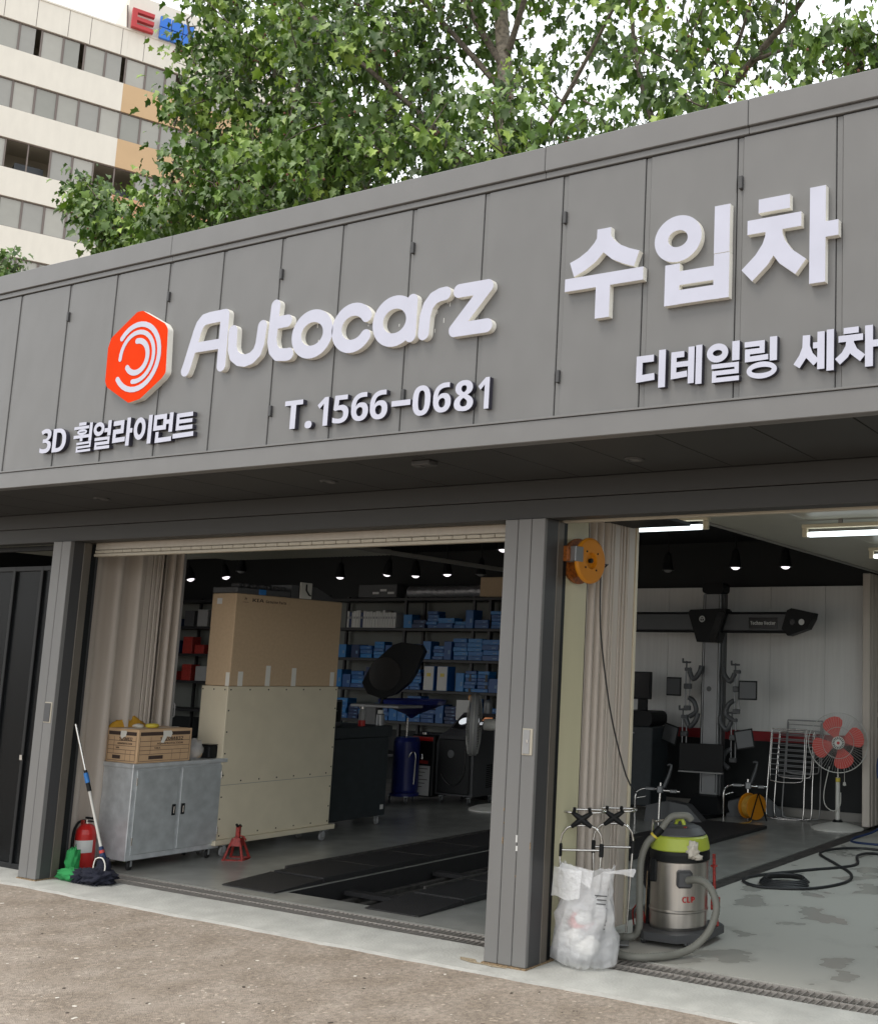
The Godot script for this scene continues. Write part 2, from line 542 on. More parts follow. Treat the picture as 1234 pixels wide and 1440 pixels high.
# ---------------------------------------------------------------- ground and floors
func build_ground():
	var s := ms()
	for r in [[-300.0, 300.0, 0.12, 300.0], [-300.0, 300.0, -300.0, -9.6], [-300.0, -17.2, -9.6, 0.12], [9.2, 300.0, -9.6, 0.12]]:
		quad(s, Vector3(r[0], -0.022, r[3]), Vector3(r[1], -0.022, r[3]), Vector3(r[1], -0.022, r[2]), Vector3(r[0], -0.022, r[2]))
	ground(mk(s, "asphalt_yard", M.asphalt))
	# concrete apron with a ragged outer edge
	s = ms()
	var front := PackedVector2Array()
	var n := FastNoiseLite.new()
	n.seed = 5
	n.frequency = 1.3
	n.fractal_octaves = 4
	for i in 261:
		var x := -17.0 + i * 0.1
		front.append(Vector2(x, 0.19 + 0.03 * n.get_noise_1d(x)))
	for i in 260:
		var a := front[i]
		var b := front[i + 1]
		quad(s, Vector3(a.x, 0, a.y), Vector3(b.x, 0, b.y), Vector3(b.x, 0, -0.36), Vector3(a.x, 0, -0.36))
		quad(s, Vector3(a.x, -0.2, a.y), Vector3(b.x, -0.2, b.y), Vector3(b.x, 0, b.y), Vector3(a.x, 0, a.y))
	quad(s, Vector3(-17, -0.12, -0.36), Vector3(-17, 0, -0.36), Vector3(9, 0, -0.36), Vector3(9, -0.12, -0.36))
	ground(mk(s, "concrete_apron", M.concrete))
	# drain trough behind the apron
	s = ms()
	bb(s, -17, 9, -0.16, -0.12, -0.68, -0.36)
	ground(mk(s, "drain_channel", M.trough))
	# bay floors
	s = ms()
	for r in [[-17.0, -3.12, -9.3, -0.68], [-3.12, -2.05, -0.96, -0.68], [-3.12, -2.05, -9.3, -5.6], [-2.05, -0.16, -9.3, -0.68]]:
		bb(s, r[0], r[1], -0.3, 0.0, r[2], r[3])
	ground(mk(s, "lift_bay_floor", M.epoxy))
	s = ms()
	bb(s, -3.12, -2.05, -0.34, -0.3, -5.6, -0.96)
	for q in [[-3.118, -3.11, -5.6, -0.96], [-2.06, -2.052, -5.6, -0.96], [-3.11, -2.06, -0.97, -0.962], [-3.11, -2.06, -5.598, -5.59]]:
		bb(s, q[0], q[1], -0.3, -0.006, q[2], q[3])
	ground(mk(s, "lift_pit", M.ramp))
	s = ms()
	bb(s, 0.06, 9, -0.3, 0.0, -9.3, -0.68)
	ground(mk(s, "wash_bay_floor", M.epoxy_wet))
	s = ms()
	bb(s, -0.16, 0.06, -0.3, -0.012, -9.3, -0.68)
	ground(mk(s, "floor_track", M.ramp_old))
	# gratings: one metre each, alike
	var rails := ms()
	for z in [-0.665, -0.52, -0.375]:
		bb(rails, 0.0, 0.994, -0.03, -0.002, z - 0.004, z + 0.004)
	rails.generate_normals()
	var rail_mesh := rails.commit()
	var bars := ms()
	for i in 20:
		var x := 0.006 + i * 0.0515
		bb(bars, x, x + 0.004, -0.018, -0.003, -0.661, -0.379)
	bars.generate_normals()
	var bar_mesh := bars.commit()
	var which := ["first", "second", "third", "fourth", "fifth"]
	for i in 9:
		var x := -5.15 + i if i < 5 else 0.29 + (i - 5)
		var g := thing("drain_grate", "rusty steel drain grating, %s from the %s pillar along the %s bay entrance" % [which[i if i < 5 else i - 5], "narrow" if i < 5 else "main", "left" if i < 5 else "right"], "grating", Vector3(x, 0, 0.015), 0.0, "drain gratings along the bay entrances")
		mi(rail_mesh, "rail", M.grate, g)
		mi(bar_mesh, "cross_bars", M.grate, g).set_meta("kind", "stuff")
	# pale chips scattered on the yard
	s = ms()
	bb(s, -0.5, 0.5, -0.3, 0.3, -0.5, 0.5, 0.2)
	s.generate_normals()
	var mm := MultiMesh.new()
	mm.transform_format = MultiMesh.TRANSFORM_3D
	mm.use_colors = true
	mm.mesh = s.commit()
	mm.instance_count = 620
	for i in 620:
		var p := Vector3(rng.randf_range(-7, 4.5), -0.02, rng.randf_range(0.3, 4.0))
		var k := 0.006 + 0.014 * pow(rng.randf(), 3.0)
		var dark := rng.randf() < 0.4
		mm.set_instance_color(i, Color(0.07, 0.055, 0.045) if dark else Color(0.66, 0.62, 0.56))
		mm.set_instance_transform(i, Transform3D(Basis(Vector3.UP, rng.randf() * TAU) * Basis.from_scale(Vector3(k * rng.randf_range(1, 2.2), k * 0.5, k)), p))
	var o := MultiMeshInstance3D.new()
	o.name = "stone_chips"
	o.multimesh = mm
	o.material_override = M.chip
	o.set_meta("kind", "stuff")
	add_child(o)
	tag(o, "pale stone chips scattered over the brown asphalt yard", "stones")

# ---------------------------------------------------------------- the workshop itself
func build_workshop():
	var w := thing("workshop_building", "low car workshop with dark grey metal fascia above open roller shutter bays", "building")
	var seams := [-7.78, -7.14, -6.50, -5.86, -5.24, -4.612, -3.924, -3.304, -2.651, -2.028, -1.397, -0.786, -0.134, 0.493, 1.12, 1.729, 2.351, 2.965, 3.59, 4.21, 4.83, 5.45, 6.07, 6.69, 7.31]
	# fascia: panels with recessed joints
	box("fascia_backing", "fascia_dark", w, -8.4, 7.9, 3.5, 5.4, 1.08, 1.13)
	for i in seams.size() - 1:
		box("fascia_panel", "fascia", w, seams[i] + 0.0235, seams[i + 1] - 0.0175, 3.64, 5.225, 1.131, 1.167, 0.003)
		box("joint_strip", "fascia", w, seams[i] - 0.0135, seams[i] + 0.0215, 3.64, 5.225, 1.128, 1.159, 0.002)
	var clip := ms()
	bb(clip, -0.012, 0.012, -0.04, 0.04, 0.0, 0.03, 0.003)
	clip.generate_normals()
	var clip_mesh := clip.commit()
	for i in range(0, seams.size(), 2):
		var x: float = seams[i] + 0.014
		mi(clip_mesh, "panel_clip", M.pillar_dark, w, Vector3(x, 4.94, 1.156))
		mi(clip_mesh, "panel_clip", M.pillar_dark, w, Vector3(x, 3.90, 1.156))
	var joints := [-8.4, -6.2, -2.632, 0.973, 2.412, 6.0, 7.9]
	for i in joints.size() - 1:
		box("coping", "trim", w, joints[i] + 0.0015, joints[i + 1] - 0.0015, 5.275, 5.442, 1.02, 1.197, 0.004)
		box("coping_lip", "trim", w, joints[i] + 0.001, joints[i + 1] - 0.001, 5.232, 5.273, 1.10, 1.178, 0.003)
	box("fascia_trim", "trim", w, -8.4, 7.9, 3.497, 3.632, 1.09, 1.182, 0.004)
	box("trim_ledge", "trim", w, -8.4, 7.9, 3.634, 3.647, 1.09, 1.190, 0.002)
	for k in 34:
		var dx: float = [-0.52, -0.47, -0.18, -0.12, 0.13, 0.21, 0.28, -0.98, -1.18, -1.52][k % 10] + rng.randf_range(-0.03, 0.03)
		var dy := rng.randf_range(4.28, 4.50)
		box("paint_drip", "label", w, dx, dx + rng.randf_range(0.003, 0.008), dy, dy + rng.randf_range(0.008, 0.035), 1.166, 1.1678)
	box("roof_slab", "fascia_dark", w, -17.0, 9.0, 4.75, 4.9, -9.6, 1.07)
	# soffit boards
	var x := -8.08
	while x < 7.5:
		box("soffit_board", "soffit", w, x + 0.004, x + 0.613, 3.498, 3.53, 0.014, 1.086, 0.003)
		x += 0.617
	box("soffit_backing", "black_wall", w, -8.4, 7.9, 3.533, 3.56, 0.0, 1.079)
	# header beam in two courses
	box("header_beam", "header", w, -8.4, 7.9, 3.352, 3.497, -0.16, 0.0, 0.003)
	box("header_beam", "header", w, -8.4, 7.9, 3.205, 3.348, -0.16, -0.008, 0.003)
	box("header_wall", "fascia_dark", w, -8.4, 7.9, 3.5, 4.75, -0.2, -0.02)
	# pillars of three boards, and the narrower one on the left of two
	for p in [[-0.10, 0.27, 3, -0.16], [5.10, 5.47, 3, -0.16], [-5.60, -5.325, 2, -0.12]]:
		var wd: float = (p[1] - p[0]) / p[2]
		for k in p[2]:
			box("pillar_board", "pillar", w, p[0] + wd * k + 0.0025, p[0] + wd * (k + 1) - 0.0025, 0.012, 3.203 if p[2] == 3 else 3.203, -0.10, 0.012 if p[2] == 3 else 0.02, 0.004)
		box("pillar_core", "pillar_dark", w, p[0] + 0.004, p[1] - 0.002, 0.004, 3.203, p[3], -0.02)
		box("pillar_back", "pillar_dark", w, p[0] + 0.004, p[1] - 0.06, 0.004, 3.203, -0.32, p[3] - 0.002)
		box("pillar_foot", "rust", w, p[0] - 0.008, p[1] + 0.012, 0.001, 0.010, -0.33, 0.026)
		# shutter guide beside the pillar
		var gx: float = p[1] - 0.055
		var zr: float = p[3]
		box("shutter_guide", "jamb", w, gx, gx + 0.055, 0.003, 3.203, zr - 0.085, zr - 0.004, 0.004)
		box("guide_slot", "black_plastic", w, gx, gx + 0.045, 0.003, 3.203, zr - 0.14, zr - 0.088)
	var lock := box("lock_box", "shutter_bar", w, 0.155, 0.245, 1.475, 1.665, 0.0, 0.020, 0.003)
	box("lock_plate", "grey_light", lock, 0.164, 0.225, 1.485, 1.655, 0.0, 0.026, 0.002)
	turned("lock_knob", "chrome", lock, [Vector2(0, 0), Vector2(0.008, 0), Vector2(0.008, 0.02), Vector2(0, 0.02)], Vector3(0.206, 1.565, 0.026), 8)
	lock = box("lock_box", "shutter_bar", w, -5.455, -5.345, 1.455, 1.65, 0.005, 0.026, 0.003)
	box("lock_plate", "grey_plastic", lock, -5.447, -5.36, 1.465, 1.64, 0.005, 0.031, 0.002)
	# chipped paint on the pillar edges
	for c in [[0.144, 0.86, 0.012, 0.05], [0.148, 0.80, 0.014, 0.035], [0.021, 0.84, 0.008, 0.045], [0.026, 0.98, 0.006, 0.012], [0.264, 0.82, 0.006, 0.05], [0.02, 1.07, 0.006, 0.02], [0.15, 0.62, 0.006, 0.012]]:
		box("paint_chip", "label" if c[2] > 0.01 else "rust", w, c[0] - c[2] / 2, c[0] + c[2] / 2, c[1], c[1] + c[3], 0.008, 0.0138)
	# roller shutters hanging below the header: two slats and a bottom bar each
	for r in [[-5.32, -0.11, 3.075], [0.225, 5.09, 3.20]]:
		var sh := Node3D.new()
		sh.name = "roller_shutter"
		w.add_child(sh, true)
		var y: float = r[2]
		box("bottom_bar", "shutter_bar", sh, r[0], r[1], y, y + 0.028, -0.285, -0.225, 0.004)
		var sx: float = r[0] + 0.01
		while sx < r[1] - 0.05:
			box("bar_lug", "shutter_bar", sh, sx, minf(sx + 0.135, r[1]), y + 0.032, y + 0.062, -0.272, -0.228, 0.004)
			sx += 0.141
		var k := 0
		while y + 0.066 + k * 0.078 < 3.36:
			box("slat", "shutter", sh, r[0], r[1], y + 0.066 + k * 0.078, y + 0.066 + k * 0.078 + 0.074, -0.27, -0.236, 0.008)
			k += 1
	# walls, ceilings
	box("rear_wall", "black_wall", w, -17.0, 9.0, -0.3, 4.75, -9.6, -9.35)
	box("side_wall", "black_wall", w, -17.2, -17.0, -0.3, 4.9, -9.6, -0.3)
	box("side_wall", "white_wall", w, 9.0, 9.2, -0.3, 4.9, -9.6, 1.0)
	box("front_wall", "fascia_dark", w, 5.4, 9.0, 0.0, 3.5, -0.2, -0.02)
	box("ceiling", "ceiling_black", w, -17.0, -0.06, 4.2, 4.25, -9.35, -0.2)
	box("rail_gap", "black_wall", w, -0.06, 0.0, 3.62, 4.25, -9.35, -0.2)
	x = 0.0
	while x < 9.0:
		box("ceiling_panel", "ceiling_cream", w, x + 0.002, minf(x + 0.998, 9.0), 3.612, 3.66, -9.35, -0.2, 0.003)
		x += 1.0
	box("ceiling_rail", "skirting", w, -0.06, -0.002, 3.595, 3.70, -9.3, -0.5, 0.006)
	box("ceiling_rail", "skirting", w, -5.80, -5.745, 3.60, 3.66, -9.3, -0.5, 0.006)
	box("ceiling_panel", "ceiling_cream", w, -12.0, -5.81, 3.64, 3.68, -4.95, -0.3)
	x = -9.0
	while x < -5.85:
		box("ceiling_rib", "ceiling_cream", w, x, x + 0.035, 3.60, 3.639, -4.95, -0.3, 0.004)
		x += 0.075
	# rear wall lining: white panels over a red band, a black dado and a skirting
	x = -5.5
	while x < 8.9:
		box("wall_panel", "white_wall", w, x + 0.002, minf(x + 0.898, 8.98), 1.232, 3.455, -9.35, -9.2, 0.002)
		x += 0.9
	box("wall_band", "red_band", w, -5.5, 8.98, 1.085, 1.23, -9.35, -9.197)
	box("dado", "black_wall", w, -5.5, 8.98, 0.13, 1.083, -9.35, -9.2)
	box("skirting_board", "skirting", w, -5.5, 8.98, 0.0, 0.128, -9.35, -9.18, 0.004)
	box("rear_lining", "rear_lining", w, -16.9, -5.52, 0.9, 3.3, -9.35, -9.3)
	# damp and cracked mortar at the pillar foot
	var s := ms()
	prism_flat(s, [Vector2(-0.34, -0.03), Vector2(-0.29, 0.03), Vector2(-0.16, 0.06), Vector2(-0.05, 0.052), Vector2(0.02, 0.066), Vector2(0.14, 0.05), Vector2(0.12, 0.035), Vector2(-0.14, 0.026), Vector2(-0.2, -0.03)], 0.0035)
	mk(s, "rust_stain", M.damp, w)

func prism_flat(s: SurfaceTool, p: Array, y: float):
	var poly := PackedVector2Array(p)
	var ix := Geometry2D.triangulate_polygon(poly)
	for i in range(0, ix.size(), 3):
		var a := poly[ix[i]]
		var b := poly[ix[i + 1]]
		var c := poly[ix[i + 2]]
		if (b - a).cross(c - a) > 0.0:
			var t := b
			b = c
			c = t
		tri(s, Vector3(a.x, y, a.y), Vector3(b.x, y, b.y), Vector3(c.x, y, c.y))

# ---------------------------------------------------------------- raised lettering, in millimetres on the fascia
func pts(a: Array) -> PackedVector2Array:
	var p := PackedVector2Array()
	for i in range(0, a.size(), 2):
		p.append(Vector2(a[i], a[i + 1]))
	return p

func ring_halves(c: Vector2, rx: float, ry: float, w: float) -> Array:
	var out := []
	for sd in [0, 1]:
		var a0 := 90.0 - 1.0 if sd == 0 else -90.0 - 1.0
		var a1 := a0 + 182.0
		var p := arc(c, rx + w / 2, ry + w / 2, a0, a1, 28)
		var q := arc(c, rx - w / 2, ry - w / 2, a0, a1, 28)
		q.reverse()
		out.append(PackedVector2Array(p + q))
	return out

func strokes_to_polys(strokes: Array) -> Array:
	var todo := []
	for k in strokes:
		if k[0] == "o":
			todo += ring_halves(Vector2(k[2], k[3]), k[4], k[5], k[1])
		elif k[0] == "p":
			var poly := pts(k.slice(2))
			if Geometry2D.is_polygon_clockwise(poly):
				poly.reverse()
			todo.append(poly)
		elif k[0] == "r":
			todo += Geometry2D.offset_polyline(pts(k.slice(2)), k[1] / 2.0, Geometry2D.JOIN_ROUND, Geometry2D.END_ROUND)
		else:
			todo += Geometry2D.offset_polyline(pts(k.slice(2)), k[1] / 2.0, Geometry2D.JOIN_MITER, Geometry2D.END_BUTT)
	var solid := []
	var holes := []
	for q in todo:
		if Geometry2D.is_polygon_clockwise(q):
			holes.append(q)
			continue
		var cur: PackedVector2Array = q
		var again := true
		while again:
			again = false
			for i in solid.size():
				var outs := []
				var hs := []
				for r in Geometry2D.merge_polygons(solid[i], cur):
					if Geometry2D.is_polygon_clockwise(r):
						hs.append(r)
					else:
						outs.append(r)
				if outs.size() == 1:
					cur = outs[0]
					holes += hs
					solid.remove_at(i)
					again = true
					break
		solid.append(cur)
	return [solid, holes]

func glyph(called: String, strokes: Array, front: Material, side: Material, z0: float, z1: float, parent: Node) -> MeshInstance3D:
	var ph := strokes_to_polys(strokes)
	var pieces: Array = ph[0].duplicate()
	for h in ph[1]:
		var lo: Vector2 = h[0]
		var hi: Vector2 = h[0]
		for v in h:
			lo = lo.min(v)
			hi = hi.max(v)
		var cx := (lo.x + hi.x) / 2 + 0.37
		var next := []
		for p in pieces:
			if not Geometry2D.is_point_in_polygon(h[0] * 0.999 + (lo + hi) * 0.0005, p):
				next.append(p)
				continue
			for half in [pts([-9e4, -9e4, cx, -9e4, cx, 9e4, -9e4, 9e4]), pts([cx, -9e4, 9e4, -9e4, 9e4, 9e4, cx, 9e4])]:
				for q in Geometry2D.intersect_polygons(p, half):
					next += Geometry2D.clip_polygons(q, h)
		pieces = next
	var s := ms()
	for p in pieces:
		var ix := Geometry2D.triangulate_polygon(p)
		for i in range(0, ix.size(), 3):
			var a: Vector2 = p[ix[i]] * 0.001
			var b: Vector2 = p[ix[i + 1]] * 0.001
			var c: Vector2 = p[ix[i + 2]] * 0.001
			if (b - a).cross(c - a) < 0.0:
				var t := b
				b = c
				c = t
			tri(s, Vector3(a.x, a.y, z1), Vector3(b.x, b.y, z1), Vector3(c.x, c.y, z1))
	s.generate_normals()
	s.set_material(front)
	var mesh := s.commit()
	s = ms()
	for p in ph[0] + ph[1]:
		for i in p.size():
			var a: Vector2 = p[i] * 0.001
			var b: Vector2 = p[(i + 1) % p.size()] * 0.001
			quad(s, Vector3(a.x, a.y, z0), Vector3(b.x, b.y, z0), Vector3(b.x, b.y, z1), Vector3(a.x, a.y, z1))
	s.generate_normals()
	s.set_material(side)
	s.commit(mesh)
	return mi(mesh, called, null, parent)

# a character of the system typeface, made to fill a box on the fascia
func type_letter(ch: String, x0: float, x1: float, y0: float, y1: float, z0: float, z1: float, parent: Node):
	var t := TextMesh.new()
	var f := SystemFont.new()
	f.font_names = PackedStringArray(["Droid Sans"])
	f.font_weight = 700
	t.font = f
	t.text = ch
	t.font_size = 64
	t.pixel_size = 0.01
	t.depth = 0.2
	t.curve_step = 1.0
	var faces := t.get_faces()
	var lo := Vector3(1e9, 1e9, 1e9)
	var hi := -lo
	for v in faces:
		lo = lo.min(v)
		hi = hi.max(v)
	var s := ms()
	var e := ms()
	for i in range(0, faces.size(), 3):
		var q := []
		for k in 3:
			var v: Vector3 = (faces[i + k] - lo) / (hi - lo)
			q.append(Vector3(lerpf(x0, x1, v.x), lerpf(y0, y1, v.y), lerpf(z0, z1, v.z)))
		var flat: bool = absf(q[0].z - z1) < 1e-4 and absf(q[1].z - z1) < 1e-4 and absf(q[2].z - z1) < 1e-4
		for k in 3:
			(s if flat else e).add_vertex(q[k])
	s.generate_normals()
	s.set_material(M.white_letter)
	var mesh := s.commit()
	e.generate_normals()
	e.set_material(M.dark_side)
	e.commit(mesh)
	mi(mesh, "letter", null, parent)

func build_lettering():
	var fz := 1.164
	var wf: Material = M.white_letter
	# hexagonal emblem
	var lg := thing("emblem_sign", "orange hexagonal emblem with white concentric arcs on the grey fascia", "sign")
	var hexa := pts([-2874, 4843, -2591, 4702, -2550, 4654, -2527, 4298, -2568, 4257, -2807, 4113, -2944, 4093, -3232, 4248, -3262, 4298, -3270, 4579, -3239, 4662, -2944, 4842])
	var shrunk: PackedVector2Array = Geometry2D.offset_polygon(hexa, -46.0)[0]
	var rnd: PackedVector2Array = Geometry2D.offset_polygon(shrunk, 46.0, Geometry2D.JOIN_ROUND)[0]
	var flat := []
	for v in rnd:
		flat += [v.x, v.y]
	glyph("emblem_face", [["p", 0] + flat], M.orange, M.cream_side, fz, 1.217, lg)
	var c := Vector2(-2895, 4465)
	for a in [[268, 140, -142, 44], [203, 180, -97, 38], [131, 95, -143, 46]]:
		var line := []
		for v in arc(c, a[0], a[0], a[1], a[2], 26):
			line += [v.x, v.y]
		glyph("arc_stripe", [["r", a[3]] + line], wf, wf, 1.2165, 1.2195, lg)
	# main name
	var an := thing("name_sign", "large rounded white letters with cream edges naming the workshop on the fascia", "sign")
	var wd := 94
	var o_c := []
	for v in arc(Vector2(-596, 4420), 150, 134, 33, 327, 24):
		o_c += [v.x, v.y]
	var names := [
		[["r", wd, -2312, 4292, -2296, 4330, -2212, 4590, -2190, 4640, -2150, 4676, -2090, 4684, -1916, 4686, -1912, 4290], ["r", 80, -2250, 4464, -1912, 4464]],
		[["r", wd, -1812, 4545, -1805, 4410, -1778, 4350, -1720, 4312, -1655, 4300, -1590, 4312, -1536, 4350, -1512, 4410, -1500, 4545]],
		[["r", wd, -1376, 4685, -1388, 4420, -1366, 4350, -1320, 4308, -1230, 4298, -1205, 4300], ["r", wd, -1376, 4552, -1245, 4554]],
		[["o", wd, -985, 4423, 154, 134]],
		[["r", wd] + o_c],
		[["o", wd, -212, 4420, 150, 134], ["r", wd, -62, 4545, -62, 4300]],
		[["r", wd, 52, 4300, 58, 4420, 80, 4490, 122, 4535, 175, 4553, 222, 4556]],
		[["r", wd, 338, 4556, 572, 4556, 316, 4290, 580, 4290]],
	]
	for g in names:
		glyph("letter", g, wf, M.cream_side, fz, 1.210, an)
	# large syllables on the right
	var bg := thing("large_word_sign", "three big square white syllables with cream edges at the right of the fascia", "sign")
	var big := [
		[["m", 100, 1455, 4800, 1453, 4728, 1425, 4685, 1370, 4632, 1300, 4592, 1228, 4566], ["m", 100, 1455, 4800, 1457, 4728, 1490, 4682, 1545, 4636, 1620, 4598, 1695, 4570], ["m", 82, 1180, 4470, 1744, 4470], ["m", 102, 1461, 4480, 1461, 4227]],
		[["o", 92, 1975, 4648, 112, 98], ["m", 100, 2266, 4806, 2266, 4516], ["m", 98, 1944, 4492, 1944, 4240], ["m", 100, 2268, 4512, 2268, 4240], ["m", 86, 1930, 4400, 2280, 4400], ["m", 86, 1930, 4284, 2280, 4284]],
		[["p", 0, 2497, 4713, 2690, 4713, 2690, 4796, 2497, 4796], ["p", 0, 2429, 4594, 2760, 4594, 2760, 4679, 2429, 4679], ["m", 102, 2594, 4620, 2592, 4560, 2570, 4500, 2520, 4430, 2430, 4350], ["m", 102, 2594, 4620, 2596, 4560, 2618, 4500, 2668, 4430, 2760, 4356], ["p", 0, 2811, 4247, 2905, 4247, 2905, 4808, 2811, 4808], ["p", 0, 2900, 4505, 2980, 4505, 2980, 4595, 2900, 4595]],
	]
	for g in big:
		glyph("syllable", g, wf, M.cream_side, fz, 1.210, bg)
	# smaller line on the right
	var sb := thing("small_word_sign", "row of small white syllables with dark edges low at the right of the fascia", "sign")
	var small := [
		[["m", 42, 1833, 3934, 1736, 3934, 1736, 3816, 1840, 3822], ["m", 46, 1890, 3978, 1890, 3750]],
		[["m", 36, 2036, 3936, 1968, 3936, 1968, 3810, 2058, 3816], ["m", 32, 1960, 3876, 2090, 3876], ["m", 40, 2083, 3975, 2083, 3756], ["m", 40, 2133, 3979, 2133, 3747]],
		[["o", 38, 2252, 3917, 49, 37], ["m", 46, 2368, 3975, 2368, 3862], ["m", 27, 2215, 3838, 2375, 3838, 2375, 3798, 2233, 3798, 2233, 3757, 2391, 3757]],
		[["m", 31, 2422, 3944, 2531, 3944, 2531, 3901, 2441, 3901, 2441, 3857, 2569, 3861], ["m", 44, 2600, 3974, 2600, 3836], ["o", 31, 2530, 3787, 77, 33]],
		[["m", 44, 2797, 3956, 2795, 3885, 2775, 3835, 2740, 3785], ["m", 44, 2795, 3892, 2815, 3840, 2856, 3795], ["m", 34, 2836, 3893, 2890, 3893], ["m", 42, 2882, 3968, 2882, 3756], ["m", 42, 2936, 3973, 2936, 3742]],
		[["m", 34, 3012, 3953, 3097, 3953], ["m", 36, 2983, 3910, 3122, 3910], ["m", 44, 3050, 3905, 3045, 3862, 3020, 3820, 2978, 3785], ["m", 44, 3048, 3880, 3070, 3835, 3120, 3792], ["m", 44, 3155, 3969, 3155, 3741], ["m", 38, 3160, 3866, 3216, 3866]],
	]
	for g in small:
		glyph("syllable", g, wf, M.dark_side, fz, 1.203, sb)
	# telephone number
	var ph := thing("telephone_sign", "white raised telephone number with black edges in the middle of the fascia", "sign")
	for t in [["T", -1.206, -1.027, 3.74, 3.948], [".", -0.996, -0.928, 3.732, 3.786], ["1", -0.882, -0.778, 3.738, 3.944], ["5", -0.732, -0.584, 3.744, 3.944], ["6", -0.560, -0.404, 3.745, 3.945], ["6", -0.388, -0.230, 3.742, 3.945], ["-", -0.195, -0.029, 3.819, 3.857], ["0", -0.010, 0.142, 3.736, 3.942], ["6", 0.166, 0.315, 3.742, 3.942], ["8", 0.342, 0.500, 3.736, 3.942], ["1", 0.536, 0.626, 3.736, 3.944]]:
		type_letter(t[0], t[1], t[2], t[3], t[4], fz, 1.203, ph)
	# line at the left
	var al := thing("left_word_sign", "small white characters with dark edges under the orange emblem", "sign")
	type_letter("3", -4.059, -3.912, 3.762, 3.968, fz, 1.203, al)
	type_letter("D", -3.893, -3.716, 3.760, 3.958, fz, 1.203, al)
	var left := [
		[["m", 26, -3560, 3972, -3468, 3972], ["m", 24, -3618, 3940, -3428, 3942], ["o", 20, -3512, 3904, 52, 14], ["m", 26, -3616, 3866, -3413, 3868], ["m", 34, -3515, 3866, -3515, 3828], ["m", 36, -3402, 3976, -3402, 3824], ["m", 19, -3570, 3808, -3395, 3812, -3395, 3780, -3560, 3777, -3560, 3746, -3385, 3749]],
		[["o", 34, -3297, 3912, 50, 40], ["m", 32, -3226, 3896, -3160, 3896], ["m", 40, -3166, 3974, -3166, 3850], ["m", 25, -3340, 3828, -3165, 3830, -3165, 3793, -3322, 3791, -3322, 3756, -3148, 3758]],
		[["m", 38, -3117, 3940, -3006, 3943, -3006, 3874, -3097, 3872, -3097, 3802, -2962, 3806], ["m", 42, -2931, 3976, -2931, 3749], ["m", 36, -2920, 3870, -2880, 3870]],
		[["o", 40, -2793, 3876, 50, 70], ["m", 44, -2671, 3976, -2671, 3747]],
		[["m", 36, -2630, 3950, -2482, 3952], ["m", 36, -2612, 3956, -2610, 3850], ["m", 36, -2630, 3862, -2482, 3864], ["m", 36, -2500, 3956, -2500, 3850], ["m", 34, -2495, 3905, -2440, 3905], ["m", 42, -2428, 3975, -2428, 3822], ["m", 36, -2580, 3832, -2580, 3764, -2410, 3768]],
		[["m", 33, -2183, 3944, -2350, 3942, -2350, 3842, -2178, 3844], ["m", 30, -2350, 3893, -2185, 3895], ["m", 36, -2394, 3783, -2162, 3788]],
	]
	for g in left:
		glyph("syllable", g, wf, M.dark_side, fz, 1.203, al)

